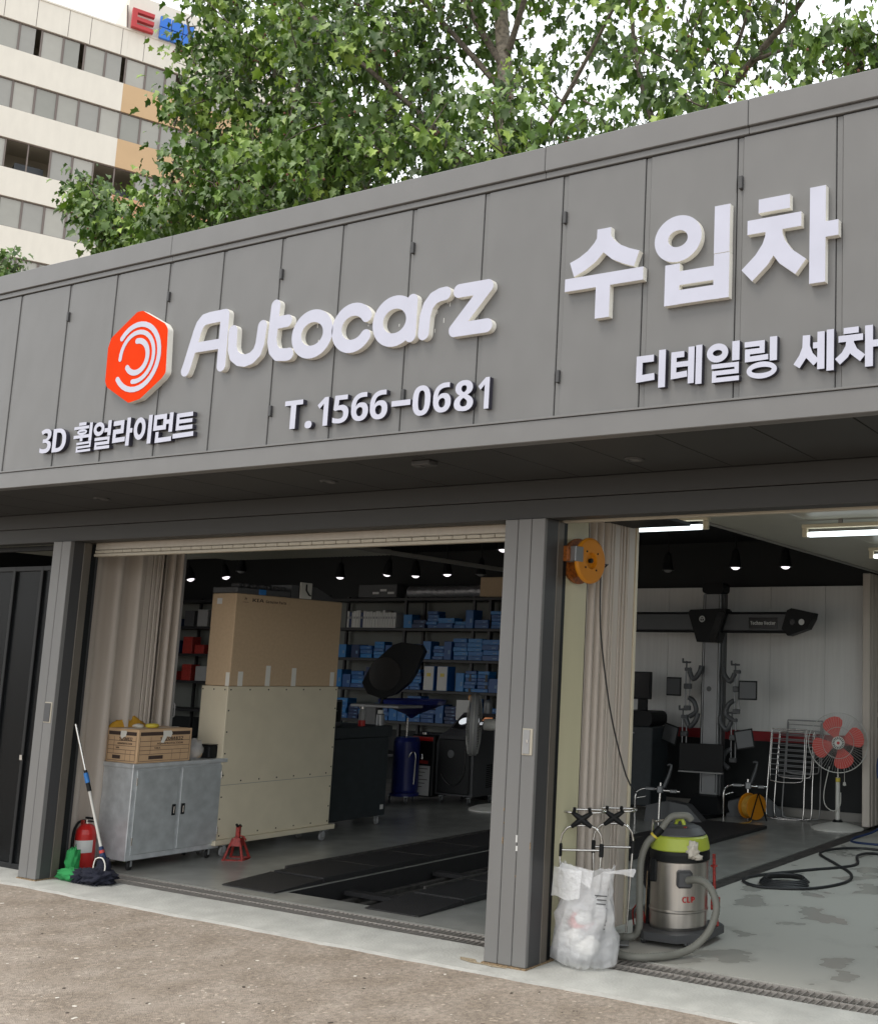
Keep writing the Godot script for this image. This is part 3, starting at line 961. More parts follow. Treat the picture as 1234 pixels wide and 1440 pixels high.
# ---------------------------------------------------------------- the office block beyond the trees
func build_office_block():
	# local x runs along the facade, z out of it
	var b := thing("office_block", "tall cream office block with ribbon windows and tan spandrels behind the trees", "building", Vector3(-56.48, 0, -25.83), deg_to_rad(66.0))
	var tops := [37.5, 34.02, 30.55, 27.2, 23.85, 20.45]
	var h := 1.72
	var u0 := -4.56
	var cols := 20
	# wall bands between the ribbons, in pieces; tan and orange ones at the right
	var y_hi := 39.17
	for r in tops.size() + 1:
		var y_lo: float = tops[r] if r < tops.size() else 0.0
		box("wall", "office_wall", b, -26.0, 6.41, y_lo, y_hi, -0.35, 0.0)
		var right: String = ["office_wall", "office_tan", "office_tan", "office_orange", "office_orange", "office_wall", "office_wall"][r]
		box("wall", right, b, 6.412, 18.0, y_lo, y_hi, -0.35, 0.0)
		if r < tops.size():
			y_hi = tops[r] - h
	box("coping", "office_wall", b, -26.0, 18.0, 39.17, 39.28, -0.5, 0.05)
	box("wall", "office_inside", b, -26.0, 18.0, 0.0, 39.0, -9.0, -3.2)
	for r in tops.size():
		var y: float = tops[r]
		box("ceiling", "office_inside", b, -26.0, 18.0, y + 0.3, y + 0.5, -3.2, -0.36)
		box("window_head", "office_frame", b, -26.0, 18.0, y - 0.06, y, -0.22, -0.10)
		box("window_sill", "office_frame", b, -26.0, 18.0, y - h, y - h + 0.05, -0.22, -0.10)
		box("spandrel_back", "office_inside", b, -26.0, 18.0, y - h - 0.3, y - h, -3.2, -0.36)
		if r == 2:
			box("dark_unit", "office_dark", b, 1.55, 3.0, y - h, y - h + 0.85, -2.2, -1.2)
			box("dark_unit", "office_dark", b, 6.7, 7.55, y - h, y - h + 0.8, -2.2, -1.2)
		for k in cols:
			var x := u0 + k * 1.1
			box("mullion", "office_frame", b, x - 0.035, x + 0.035, y - h + 0.052, y - 0.062, -0.21, -0.11)
			if r == 2 and ((k >= 5 and k <= 6) or (k >= 9 and k <= 10)):
				continue
			var cut := 0.0
			if r == 0 and k in [5, 7, 9, 12]:
				cut = [0.26, 0.0, 0.22, 0.0, 0.2, 0.0, 0.0, 0.46][k - 5]
			var win := box("window", "office_frame", b, x + 0.04, x + 0.075, y - h + 0.055, y - 0.065, -0.20, -0.13)
			box("pane", "office_pane_%d" % ((k * 7 + r * 3) % 4), win, x + 0.076, x + 1.06 - cut, y - h + 0.06, y - 0.07, -0.18, -0.16)
	# rain streaks under the parapet joints
	for x in [-1.6, 0.1, 1.68, 3.28, 4.42, 6.08, 7.3]:
		box("joint", "office_frame", b, x, x + 0.03, 37.52, 39.15, -0.3, 0.004)
	# rooftop plant room with the red and blue letters
	box("plant_room", "office_wall", b, 6.3, 14.0, 39.28, 41.6, -6.0, -0.1)
	var sg := Node3D.new()
	sg.name = "roof_sign"
	b.add_child(sg)
	box("letter", "office_red", sg, 6.45, 6.72, 39.3, 40.5, 0.1, 0.4)
	for y in [39.3, 39.78, 40.28]:
		box("letter_bar", "office_red", sg, 6.722, 7.65, y, y + 0.22, 0.1, 0.4)
	for i in 3:
		for j in 2:
			box("blue_square", "office_blue", sg, 8.0 + i * 0.66, 8.6 + i * 0.66, 39.25 + j * 0.72, 39.91 + j * 0.72, 0.1, 0.3)
	pipe("roof_post", "office_frame", b, [Vector3(6.3, 39.28, 0.0), Vector3(6.2, 40.7, 0.0)], 0.05, 6)
	pipe("roof_mast", "office_frame", b, [Vector3(7.0, 41.6, -2), Vector3(7.0, 44.0, -2)], 0.05, 6)
	for i in 4:
		pipe("mast_arm", "office_frame", b, [Vector3(6.5, 42.0 + i * 0.5, -2), Vector3(7.8, 42.0 + i * 0.5, -2)], 0.03, 5)

func build_far_block():
	var b := thing("pale_block", "pale hazy apartment block showing through the leaves at the upper right", "building", Vector3(-22, 0, -66))
	box("wall", "far_wall", b, -12.0, 16.0, 0, 42.6, -12, 0, 0.05)
	box("parapet", "far_wall", b, -12.1, 16.1, 42.6, 43.2, -12.1, 0.1, 0.03)
	box("stair_tower", "far_wall", b, 2.0, 9.0, 43.2, 45.4, -10, -1, 0.05)
	for i in 22:
		box("railing_bar", "office_frame", b, 9.4 + i * 0.28, 9.44 + i * 0.28, 43.2, 44.3, -0.04, 0.0)
	for r in 6:
		for k in 6:
			var win := box("window", "office_frame", b, -10.5 + k * 4.2, -8.4 + k * 4.2, 38.2 - r * 3.0, 39.8 - r * 3.0, -0.04, 0.03)
			box("pane", "office_pane_0", win, -10.4 + k * 4.2, -8.5 + k * 4.2, 38.3 - r * 3.0, 39.7 - r * 3.0, 0.0, 0.04)

# ---------------------------------------------------------------- plane trees
func leaf_mesh() -> ArrayMesh:
	var half := [Vector2(0.0, 0.0), Vector2(0.20, -0.07), Vector2(0.36, 0.0), Vector2(0.54, 0.10), Vector2(0.36, 0.26), Vector2(0.38, 0.42), Vector2(0.50, 0.66), Vector2(0.27, 0.64), Vector2(0.14, 0.80), Vector2(0.0, 1.0)]
	var ring := []
	for p in half:
		ring.append(p)
	for i in range(half.size() - 2, 0, -1):
		ring.append(Vector2(-half[i].x, half[i].y))
	var s := ms(true)
	var up := func(p: Vector2) -> Vector3: return Vector3(p.x * (1.0 - 0.15 * p.y), 0.34 * absf(p.x) - 0.42 * p.y * p.y + 0.1 * p.x, p.y)
	var mid := Vector2(0, 0.36)
	for i in ring.size():
		tri(s, up.call(mid), up.call(ring[(i + 1) % ring.size()]), up.call(ring[i]))
	s.generate_normals()
	return s.commit()

func limb(s: SurfaceTool, p: Array, r0: float, r1: float, sides := 8) -> Array:
	var c := curve(p, 0.35)
	var rad := []
	for i in c.size():
		rad.append(lerpf(r0, r1, float(i) / (c.size() - 1)))
	tube(s, c, rad, sides)
	return c

# blobs: [centre, radii, number of clumps, clump leaves]
func plane_tree(label: String, trunk: Array, r: float, limbs: Array, blobs: Array, leaf: ArrayMesh, eye: Vector3, singles: int):
	var base: Vector3 = trunk[0]
	var t := thing("plane_tree", label, "tree", base)
	var loc := func(a: Array) -> Array:
		var o := []
		for v in a:
			o.append(v - base)
		return o
	var s := ms()
	var wood := limb(s, loc.call(trunk), r, r * 0.45, 12)
	mk(s, "trunk", M.trunk_bark, t)
	for l in limbs:
		s = ms()
		wood += limb(s, loc.call(l[0]), l[1], l[1] * 0.3, 7)
		mk(s, "limb", M.bark, t)
	var twigs := ms()
	var seeds := ms()
	var where := []
	var tint := []
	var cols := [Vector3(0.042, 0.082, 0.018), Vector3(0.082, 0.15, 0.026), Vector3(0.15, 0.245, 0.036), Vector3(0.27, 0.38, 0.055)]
	for b in blobs:
		for i in int(b[2] * 1.15):
			var d := Vector3(rng.randfn(), rng.randfn(), rng.randfn()).normalized()
			var rad := pow(rng.randf(), 0.45)
			var c: Vector3 = b[0] - base + d * rad * b[1]
			var best: Vector3 = wood[0]
			for k in wood.size():
				if wood[k].distance_squared_to(c) < best.distance_squared_to(c):
					best = wood[k]
			wood.append(c)
			if best.distance_to(c) < 5.0:
				var m := (best + c) / 2 + Vector3(rng.randf_range(-0.3, 0.3), rng.randf_range(-0.1, 0.4), rng.randf_range(-0.3, 0.3))
				tube(twigs, [best, m, c], [0.02, 0.012, 0.005], 4)
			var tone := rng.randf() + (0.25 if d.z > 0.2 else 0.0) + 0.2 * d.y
			var young := rng.randf() < 0.22
			for k in int(b[3] * 1.45):
				var off := Vector3(rng.randfn() * 0.27, rng.randfn() * 0.19, rng.randfn() * 0.27)
				var p := c + off
				var out := (off + Vector3(0, 0.25, 0)).normalized()
				var tilt := (out * 0.7 + Vector3(rng.randfn() * 0.6, 0.6, rng.randfn() * 0.6)).normalized()
				var fwd := (Vector3(off.x, -0.25 - 0.4 * rng.randf(), off.z) + Vector3(rng.randfn(), 0, rng.randfn()) * 0.2).normalized()
				var sd := fwd.cross(tilt).normalized()
				tilt = sd.cross(fwd).normalized()
				var size := 0.085 + 0.19 * pow(rng.randf(), 1.5)
				where.append(Transform3D(Basis(sd * size, tilt * size, fwd * size), p))
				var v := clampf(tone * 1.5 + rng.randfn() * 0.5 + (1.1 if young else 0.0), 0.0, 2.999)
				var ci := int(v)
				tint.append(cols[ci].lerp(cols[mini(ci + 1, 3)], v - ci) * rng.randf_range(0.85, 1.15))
			if rng.randf() < 0.3:
				for k in 4:
					var p := c + Vector3(rng.randfn() * 0.2, -0.25 - 0.15 * rng.randf(), rng.randfn() * 0.2)
					lathe(seeds, [Vector2(0, -0.03), Vector2(0.025, -0.015), Vector2(0.025, 0.015), Vector2(0, 0.03)], p, 6, false)
	var tw := mk(twigs, "twigs", M.bark, t)
	tw.set_meta("kind", "stuff")
	mk(seeds, "seed_balls", M.seed, t).set_meta("kind", "stuff")
	# the leaves nearest the viewer singly, the others together
	var order := range(where.size())
	order.sort_custom(func(a, b): return (where[a].origin + base).distance_squared_to(eye) - 40.0 * where[a].origin.y * 0.0 < (where[b].origin + base).distance_squared_to(eye))
	var done := 0
	var rest := []
	for i in order:
		if done < singles and where[i].origin.y + base.y > 10.5:
			done += 1
			var g: float = tint[i].y
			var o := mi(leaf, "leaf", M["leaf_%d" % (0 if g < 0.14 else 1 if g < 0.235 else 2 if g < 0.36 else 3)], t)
			o.transform = where[i]
		else:
			rest.append(i)
	var mm := MultiMesh.new()
	mm.transform_format = MultiMesh.TRANSFORM_3D
	mm.use_colors = true
	mm.mesh = leaf
	mm.instance_count = rest.size()
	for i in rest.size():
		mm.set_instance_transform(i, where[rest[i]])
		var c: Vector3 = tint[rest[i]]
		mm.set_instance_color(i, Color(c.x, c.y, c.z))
	var mo := MultiMeshInstance3D.new()
	mo.name = "crown"
	mo.multimesh = mm
	mo.material_override = M.leaves
	mo.set_meta("kind", "stuff")
	t.add_child(mo, true)

func build_trees():
	var leaf := leaf_mesh()
	var eye := Vector3(5, 2.1, 6.7)
	plane_tree("tall plane tree with the pale trunk showing above the middle of the fascia", [Vector3(-8.7, 0, -11.2), Vector3(-8.8, 7, -11.1), Vector3(-8.95, 13.3, -11), Vector3(-9.3, 16.5, -11), Vector3(-9.5, 20, -11)], 0.27, [
		[[Vector3(-8.9, 10.5, -11), Vector3(-10.1, 13.1, -10.4), Vector3(-12.6, 15.6, -9.6), Vector3(-15.2, 18.3, -9.2)], 0.085],
		[[Vector3(-9.0, 14.2, -11), Vector3(-10.3, 15.8, -10.6), Vector3(-11.6, 17.3, -10.4), Vector3(-13.4, 19.5, -10.2)], 0.075],
		[[Vector3(-8.95, 14.6, -11), Vector3(-9.9, 16.4, -10.5), Vector3(-10.8, 18.6, -10.2)], 0.09],
		[[Vector3(-9.1, 15.0, -11), Vector3(-8.2, 16.6, -10.6), Vector3(-7.4, 18.6, -10.2)], 0.08],
		[[Vector3(-8.9, 12.0, -11), Vector3(-7.4, 13.6, -10.8), Vector3(-6.0, 15.4, -10.6)], 0.08],
	], [
		[Vector3(-12.4, 15.6, -10.6), Vector3(3.2, 3.4, 2.2), 125, 20],
		[Vector3(-8.6, 14.6, -11.6), Vector3(3.4, 4.2, 2.0), 72, 19],
		[Vector3(-12.6, 12.6, -9.6), Vector3(3.0, 1.6, 1.6), 75, 20],
		[Vector3(-8.5, 12.2, -10.2), Vector3(3.6, 1.3, 1.6), 55, 18],
		[Vector3(-10.0, 18.5, -11.0), Vector3(5.0, 2.4, 2.4), 66, 18],
	], leaf, eye, 130)
	plane_tree("leafy plane tree at the left with a low branch reaching towards the office block", [Vector3(-17.0, 0, -12), Vector3(-17.2, 9, -12), Vector3(-17.3, 15, -12), Vector3(-17.2, 20, -12)], 0.26, [
		[[Vector3(-17.2, 10.5, -12), Vector3(-19.5, 12.3, -11.6), Vector3(-21.6, 13.1, -11.2), Vector3(-23.3, 14.9, -11)], 0.07],
		[[Vector3(-17.2, 13.0, -12), Vector3(-18.4, 15.5, -11.0), Vector3(-19.2, 18.5, -10.6)], 0.09],
		[[Vector3(-17.2, 12.0, -12), Vector3(-15.6, 14.5, -11.0), Vector3(-14.6, 17.5, -10.6)], 0.09],
	], [
		[Vector3(-17.2, 16.6, -11.4), Vector3(2.5, 4.2, 1.9), 170, 21],
		[Vector3(-16.6, 12.9, -10.4), Vector3(2.9, 1.8, 1.6), 105, 21],
		[Vector3(-20.0, 12.4, -11.3), Vector3(1.7, 0.8, 1.0), 40, 16],
		[Vector3(-21.6, 13.2, -11.1), Vector3(0.9, 0.55, 0.6), 20, 17],
		[Vector3(-22.6, 14.0, -11.0), Vector3(0.65, 0.5, 0.5), 16, 17],
		[Vector3(-23.2, 14.8, -11.0), Vector3(0.4, 0.45, 0.4), 9, 16],
	], leaf, eye, 140)
	plane_tree("thin plane tree at the right with forked limbs rising over the fascia", [Vector3(-5.0, 0, -11), Vector3(-4.9, 8, -11), Vector3(-4.7, 11.6, -11)], 0.2, [
		[[Vector3(-4.8, 11.0, -11), Vector3(-4.1, 12.7, -11), Vector3(-3.2, 13.5, -10.9), Vector3(-2.0, 14.6, -10.8), Vector3(-0.6, 16.6, -10.6)], 0.10],
		[[Vector3(-4.2, 12.6, -11), Vector3(-3.4, 14.0, -10.8), Vector3(-2.9, 15.4, -10.6)], 0.055],
		[[Vector3(-4.8, 11.4, -11), Vector3(-5.6, 13.8, -10.8), Vector3(-5.9, 16.5, -10.6)], 0.08],
		[[Vector3(-3.2, 13.5, -10.9), Vector3(-1.8, 13.4, -10.6), Vector3(-0.2, 13.0, -10.4)], 0.045],
	], [
		[Vector3(-4.6, 14.4, -10.8), Vector3(2.2, 2.6, 1.6), 42, 17],
		[Vector3(-3.6, 11.9, -10.2), Vector3(2.4, 0.8, 1.2), 32, 17],
		[Vector3(-1.6, 15.0, -10.6), Vector3(2.2, 1.7, 1.6), 28, 16],
		[Vector3(-0.7, 12.8, -10.2), Vector3(1.6, 0.65, 1.1), 30, 14],
		[Vector3(1.2, 14.0, -10.4), Vector3(1.6, 1.6, 1.4), 24, 14],
	], leaf, eye, 90)
	plane_tree("small bright tree just showing over the fascia at the far left edge", [Vector3(-36.2, 0, -16), Vector3(-36.2, 8, -16), Vector3(-36.0, 15.6, -16)], 0.14, [
		[[Vector3(-36.2, 12, -16), Vector3(-35.8, 14.6, -15.8), Vector3(-35.5, 16.0, -15.6)], 0.05],
	], [
		[Vector3(-35.6, 15.9, -15.8), Vector3(0.8, 1.0, 0.7), 26, 15],
	], leaf, eye, 0)

# ---------------------------------------------------------------- glazed bay at the far left
func build_left_bay():
	var g := thing("glazed_screen", "dark full height glass screen with thin metal frames left of the narrow pillar", "glass wall", Vector3(-5.62, 0, -0.25))
	var xs := [-0.02, -0.48, -0.95, -1.95, -2.95, -3.4]
	for x in xs:
		box("frame_post", "black_plastic", g, x - 0.045, x, 0.0, 3.0, -0.03, 0.03, 0.004)
	for y in [0.0, 2.95, 3.16]:
		box("frame_rail", "black_plastic", g, -3.45, -0.02, y, y + 0.05, -0.028, 0.028, 0.004)
	for i in xs.size() - 1:
		box("pane", "glass", g, xs[i + 1], xs[i] - 0.045, 0.05, 2.95, -0.004, 0.004)
	turned("handle", "chrome", g, [Vector2(0, 0), Vector2(0.022, 0), Vector2(0.022, 0.05), Vector2(0, 0.05)], Vector3(-0.5, 1.05, 0.03), 8)

# ---------------------------------------------------------------- folding partitions on ceiling tracks
func wavy(s: SurfaceTool, x: float, z0: float, z1: float, y0: float, y1: float, waves: int, depth: float):
	var n := waves * 10
	s.set_smooth_group(2)
	for i in n:
		var a := float(i) / n
		var b := float(i + 1) / n
		var f := func(t: float) -> Vector3: return Vector3(x + depth * clampf(1.5 * cos(t * waves * TAU), -1.0, 1.0), 0, lerpf(z0, z1, t))
		var p: Vector3 = f.call(a)
		var q: Vector3 = f.call(b)
		quad(s, Vector3(p.x, y0, p.z), Vector3(q.x, y0, q.z), Vector3(q.x, y1, q.z), Vector3(p.x, y1, p.z))
	s.set_smooth_group(-1)

func build_partitions():
	# left: folds behind the narrow pillar
	var p := thing("folding_partition", "beige corrugated folding partition behind the zinc trolley and narrow pillar", "partition", Vector3(-5.62, 0, 0))
	var s := ms()
	wavy(s, 0.0, -0.22, -0.95, 0.03, 3.58, 3, 0.075)
	mk(s, "folded_panel", M.partition, p)
	box("edge_post", "partition", p, -0.03, 0.035, 0.03, 3.58, -1.02, -0.953, 0.004)
	box("edge_post", "partition", p, -0.03, 0.03, 0.03, 3.58, -1.095, -1.026, 0.004)
	for k in 5:
		box("fold_rib", "partition", p, -0.03, 0.03 - 0.010 * (k % 2), 0.03, 3.58, -1.127 - k * 0.026, -1.10 - k * 0.026 - 0.007, 0.005)
	box("back_board", "black_plastic", p, -0.12, -0.095, 0.03, 3.58, -1.50, -0.24)
	s = ms()
	wavy(s, -0.005, -1.24, -1.46, 0.03, 3.58, 2, 0.055)
	mk(s, "folded_panel", M.partition, p)
	box("end_post", "grey_light", p, -0.03, 0.03, 0.03, 3.58, -1.51, -1.462, 0.004)
	pipe("latch_handle", "grey_light", p, [Vector3(0.03, 1.62, -1.50), Vector3(0.06, 1.60, -1.50), Vector3(0.06, 1.48, -1.50), Vector3(0.03, 1.46, -1.50)], 0.008, 6)
	# middle: green board, then folds, beside the yellow reel
	p = thing("folding_partition", "pinkish folded partition with a greenish end board behind the yellow wall reel", "partition", Vector3(0.22, 0, 0))
	box("end_board", "partition_green", p, -0.05, 0.0, 0.05, 3.6, -0.66, -0.325, 0.003)
	box("board_shoe", "grey_light", p, -0.052, 0.004, 0.035, 0.085, -0.665, -0.30, 0.003)
	s = ms()
	wavy(s, -0.055, -0.668, -0.985, 0.05, 3.58, 3, 0.055)
	mk(s, "folded_panel", M.partition, p)
	for k in 3:
		box("fold_rib", "partition", p, -0.06, -0.008 + 0.006 * (k % 2), 0.05, 3.58, -1.017 - k * 0.022, -0.998 - k * 0.022 - 0.002, 0.004)
	box("fold_board", "partition", p, -0.06, -0.004, 0.05, 3.58, -1.155, -1.068, 0.005)
	for k in 5:
		box("fold_rib", "partition", p, -0.06, 0.0 - 0.010 * (k % 2), 0.05, 3.58, -1.180 - k * 0.026, -1.160 - k * 0.026, 0.005)
	box("fold_board", "partition", p, -0.06, -0.002, 0.05, 3.58, -1.40, -1.29, 0.006)
	box("end_post", "cabinet_cream", p, -0.06, 0.006, 0.05, 3.58, -1.445, -1.403, 0.004)
	box("back_board", "black_plastic", p, -0.14, -0.115, 0.05, 3.58, -1.44, -0.31)
	box("track_plate", "black_plastic", p, -0.10, 0.55, 3.30, 3.33, -1.35, -0.95, 0.003)
	# rear: stacked at the back wall
	p = thing("folding_partition", "stacked beige partition leaves against the rear wall behind the red fan", "partition", Vector3(-0.13, 0, -9.0))
	for k in 5:
		box("leaf_panel", "partition", p, -0.06 + 0.012 * (k % 2), 0.05 + 0.012 * (k % 2), 0.03, 3.58, 0.02 + k * 0.085, 0.10 + k * 0.085, 0.006)
	box("end_post", "skirting", p, -0.10, 0.09, 0.03, 3.58, -0.18, 0.015, 0.004)
	for y in [1.38, 1.60]:
		box("latch", "chrome", p, 0.062, 0.085, y, y + 0.16, 0.12, 0.15, 0.004)

# ---------------------------------------------------------------- castors
func castor(parent: Node, at: Vector3, r: float, turn := 0.0, wheel := "grey_plastic"):
	var c := Node3D.new()
	c.name = "castor"
	c.position = at
	c.rotation.y = turn
	parent.add_child(c, true)
	var s := ms()
	bb(s, -0.03, 0.03, 2 * r + 0.006, 2 * r + 0.014, -0.035, 0.035)
	bb(s, -0.022, -0.018, r * 0.8, 2 * r + 0.006, -0.018, 0.018)
	bb(s, 0.018, 0.022, r * 0.8, 2 * r + 0.006, -0.018, 0.018)
	mk(s, "fork", M.zinc_dull, c)
	s = ms()
	xf = Transform3D(Basis(Vector3(0, 0, 1), PI / 2), Vector3(0, r, 0))
	lathe(s, [Vector2(0, -0.014), Vector2(r * 0.5, -0.016), Vector2(r * 0.94, -0.014), Vector2(r, -0.008), Vector2(r, 0.008), Vector2(r * 0.94, 0.014), Vector2(r * 0.5, 0.016), Vector2(0, 0.014)], Vector3.ZERO, 16)
	xf = Transform3D()
	mk(s, "wheel", M[wheel], c)

func bay_one_printed_box():
	var b := thing("printed_carton", "brown carton with dark printed tables and white tape patches on the zinc trolley", "box", Vector3(-5.33, 1.043, -1.06))
	box("carton_body", "card_print", b, -0.24, 0.24, 0.0, 0.335, -0.315, 0.315, 0.006)
	var front := Transform3D(Basis(), Vector3(0, 0, 0.3155))
	var side := Transform3D(Basis(Vector3.UP, PI / 2), Vector3(0.2405, 0, 0))
	for f in 2:
		var face: Transform3D = front if f == 0 else side
		var hw := 0.215 if f == 0 else 0.29
		var s := ms()
		xf = face
		bb(s, -hw, hw, 0.272, 0.308, 0, 0.0012)
		for y in [0.018, 0.085, 0.125, 0.165, 0.215]:
			bb(s, -hw, hw, y, y + 0.004, 0, 0.001)
		bb(s, -hw, -hw + 0.003, 0.018, 0.258, 0, 0.001)
		bb(s, hw - 0.003, hw, 0.018, 0.258, 0, 0.001)
		bb(s, -hw + hw * 0.42, -hw + hw * 0.42 + 0.002, 0.088, 0.255, 0, 0.001)
		bb(s, hw * 0.3, hw * 0.3 + 0.002, 0.02, 0.124, 0, 0.001)
		bb(s, hw * 0.65, hw * 0.65 + 0.002, 0.02, 0.124, 0, 0.001)
		bb(s, -hw * 0.62, -hw * 0.05, 0.036, 0.072, 0, 0.001)
		xf = Transform3D()
		mk(s, "print_table", M.ink, b)
		words("1020M832", 0.048, "ink", b, face * Vector3(hw * 0.25, 0.236, 0.0008), face.basis, 0.001, "print_number", hw * 0.95)
		words("AQUAPROTECTION", 0.026, "ink", b, face * Vector3(hw * 0.2, 0.190, 0.0008), face.basis, 0.001, "print_line", hw * 1.05)
		words("10EA", 0.022, "ink", b, face * Vector3(-hw * 0.3, 0.146, 0.0008), face.basis, 0.001, "print_line", hw * 0.25)
	var s2 := ms()
	prism(s2, pts([-0.03, 0.315, -0.032, 0.26, -0.005, 0.235, 0.012, 0.25, 0.05, 0.262, 0.062, 0.30, 0.055, 0.318]), 0.3168, 0.3182)
	mk(s2, "tape_patch", M.tape, b)
	s2 = ms()
	xf = side
	prism(s2, pts([-0.035, 0.318, -0.03, 0.27, -0.055, 0.20, -0.02, 0.195, 0.015, 0.26, 0.06, 0.25, 0.075, 0.29, 0.06, 0.318]), 0.0015, 0.003)
	xf = Transform3D()
	mk(s2, "tape_patch", M.tape, b)
	box("tape_strip", "tape", b, -0.03, 0.03, 0.3355, 0.337, -0.315, 0.315)

func build_bay_one():
	var s: SurfaceTool
	# zinc trolley cabinet with two doors
	var t := thing("zinc_trolley", "scratched zinc cabinet on castors with two doors beside the partition", "cabinet", Vector3(-5.33, 0, -1.28))
	box("cabinet_body", "zinc", t, -0.245, 0.235, 0.10, 1.035, -0.555, 0.555, 0.006)
	box("cabinet_top", "zinc", t, -0.255, 0.255, 1.0, 1.042, -0.57, 0.57, 0.005)
	for k in 2:
		var z0 := 0.018 if k == 0 else -0.508
		var d := box("door", "zinc_dull", t, 0.236, 0.247, 0.155, 0.975, z0, z0 + 0.490, 0.003)
		var hz := 0.055 if k == 0 else -0.055
		box("handle_plate", "black_plastic", d, 0.247, 0.252, 0.50, 0.61, hz - 0.022, hz + 0.022, 0.003)
		box("handle_grip", "chrome", d, 0.252, 0.262, 0.52, 0.59, hz - 0.006, hz + 0.006, 0.003)
		var ez := 0.508 if k == 0 else -0.508
		for y in [0.25, 0.83]:
			pipe("hinge", "chrome", d, [Vector3(0.250, y, ez), Vector3(0.250, y + 0.075, ez)], 0.007, 8)
	for e in [[0.18, 0.46], [0.18, -0.46], [-0.18, 0.46], [-0.18, -0.46]]:
		castor(t, Vector3(e[0], 0, e[1]), 0.045, 0.5, "rubber")
	bay_one_printed_box()
	# yellow sack leaning behind the carton
	t = thing("yellow_sack", "crumpled yellow plastic sack tucked behind the printed carton", "bag", Vector3(-5.60, 1.043, -1.0))
	s = ms()
	xf = Transform3D(Basis(Vector3.UP, 0.0), Vector3.ZERO)
	var n := FastNoiseLite.new()
	n.frequency = 3.0
	blob(s, Vector3(0.0, 0.21, 0.02), Vector3(0.055, 0.215, 0.27), n, 0.30, 26)
	mk(s, "sack", M.yellow_bag, t)
	t = thing("yellow_tape_roll", "roll of yellow tape lying on top of the printed carton", "tape roll", Vector3(-5.30, 1.380, -1.05), 0.4)
	torus(t, "tape_ring", "yellow", 0.045, 0.022, 0.02)
	t = thing("white_cloth", "small white crumpled cloth beside the yellow tape roll on the carton", "cloth", Vector3(-5.40, 1.379, -0.96))
	s = ms()
	blob(s, Vector3(0, 0.018, 0), Vector3(0.06, 0.024, 0.05), n, 0.4, 12)
	mk(s, "cloth_lump", M.rag, t)
	t = thing("clear_packet", "crumpled clear plastic packet with straw coloured contents behind the carton on the zinc trolley", "bag", Vector3(-5.28, 1.043, -1.54))
	s = ms()
	blob(s, Vector3(0, 0.09, 0), Vector3(0.13, 0.12, 0.11), n, 0.35, 18)
	mk(s, "packet", M.clear_bag, t)
	s = ms()
	blob(s, Vector3(0.05, 0.05, -0.02), Vector3(0.06, 0.05, 0.07), n, 0.4, 12)
	mk(s, "contents", M.card, t)
	t = thing("black_block", "black plastic box at the far end of the zinc trolley top", "box", Vector3(-5.26, 1.043, -1.75))
	box("case", "black_plastic", t, -0.08, 0.09, 0.0, 0.13, -0.07, 0.08, 0.01)
	box("case_lid", "black_gloss", t, -0.085, 0.095, 0.131, 0.145, -0.075, 0.085, 0.006)
	# tall cream panelled trolley with the big carton
	t = thing("cream_cabinet", "tall cream riveted panel case on castors behind the zinc trolley", "cabinet", Vector3(-5.29, 0, -2.6))
	box("case_panel", "cabinet_cream", t, -0.215, 0.205, 0.185, 1.81, -0.80, 0.82, 0.004)
	box("case_plinth", "cabinet_cream", t, -0.25, 0.25, 0.13, 0.183, -0.86, 0.86, 0.005)
	s = ms()
	bb(s, -0.008, 0.008, -0.008, 0.008, 0, 0.003, 0.002)
	s.generate_normals()
	var rivet := s.commit()
	for k in 7:
		var z := lerpf(0.78, -0.77, k / 6.0)
		for y in [1.775, 0.225]:
			var o := mi(rivet, "rivet", M.black_plastic, t, Vector3(0.205, y, z))
			o.rotation.y = PI / 2
	for k in 6:
		for z in [0.79, -0.775]:
			var o := mi(rivet, "rivet", M.black_plastic, t, Vector3(0.205, lerpf(1.55, 0.4, k / 5.0), z))
			o.rotation.y = PI / 2
	for k in 3:
		mi(rivet, "rivet", M.black_plastic, t, Vector3(-0.19 + k * 0.175, 1.775, 0.82))
	box("panel_joint", "skirting", t, 0.205, 0.2065, 0.752, 0.757, -0.795, 0.815)
	for k in 6:
		var o := mi(rivet, "rivet", M.black_plastic, t, Vector3(0.205, 0.79, lerpf(0.55, -0.70, k / 5.0)))
		o.rotation.y = PI / 2
	for e in [[0.19, 0.7], [0.19, -0.72], [-0.19, 0.7], [-0.19, -0.72]]:
		castor(t, Vector3(e[0], 0, e[1]), 0.055, 0.2, "grey_light")
	t = thing("large_carton", "very large plain brown carton taped upright inside the cream case", "box", Vector3(-5.29, 1.812, -2.6))
	box("carton_body", "card", t, -0.195, 0.19, 0.0, 1.02, -0.79, 0.80, 0.008)
	for k in [[0.66, 0.16], [0.28, 0.23], [-0.10, 0.21], [-0.70, 0.17]]:
		box("tape_strip", "tape", t, 0.1905, 0.1925, -0.01 + 0.012, k[1], k[0] - 0.035, k[0] + 0.03)
	box("tape_strip", "tape", t, 0.13, 0.188, 0.002, 0.15, 0.8005, 0.8025)
	box("paper_label", "label", t, -0.11, -0.03, 0.90, 0.965, 0.8005, 0.802)
	var sb := Basis(Vector3.UP, PI / 2)
	words("KIA", 0.052, "ink", t, Vector3(0.1905, 0.955, 0.50), sb, 0.001, "print_name", 0.16)
	words("Genuine Parts", 0.042, "ink", t, Vector3(0.1905, 0.950, 0.24), sb, 0.001, "print_name", 0.30)
	words("H", 0.042, "ink", t, Vector3(0.1905, 0.965, 0.67), sb * Basis.from_euler(Vector3(0, 0, -0.25)), 0.001, "print_mark")
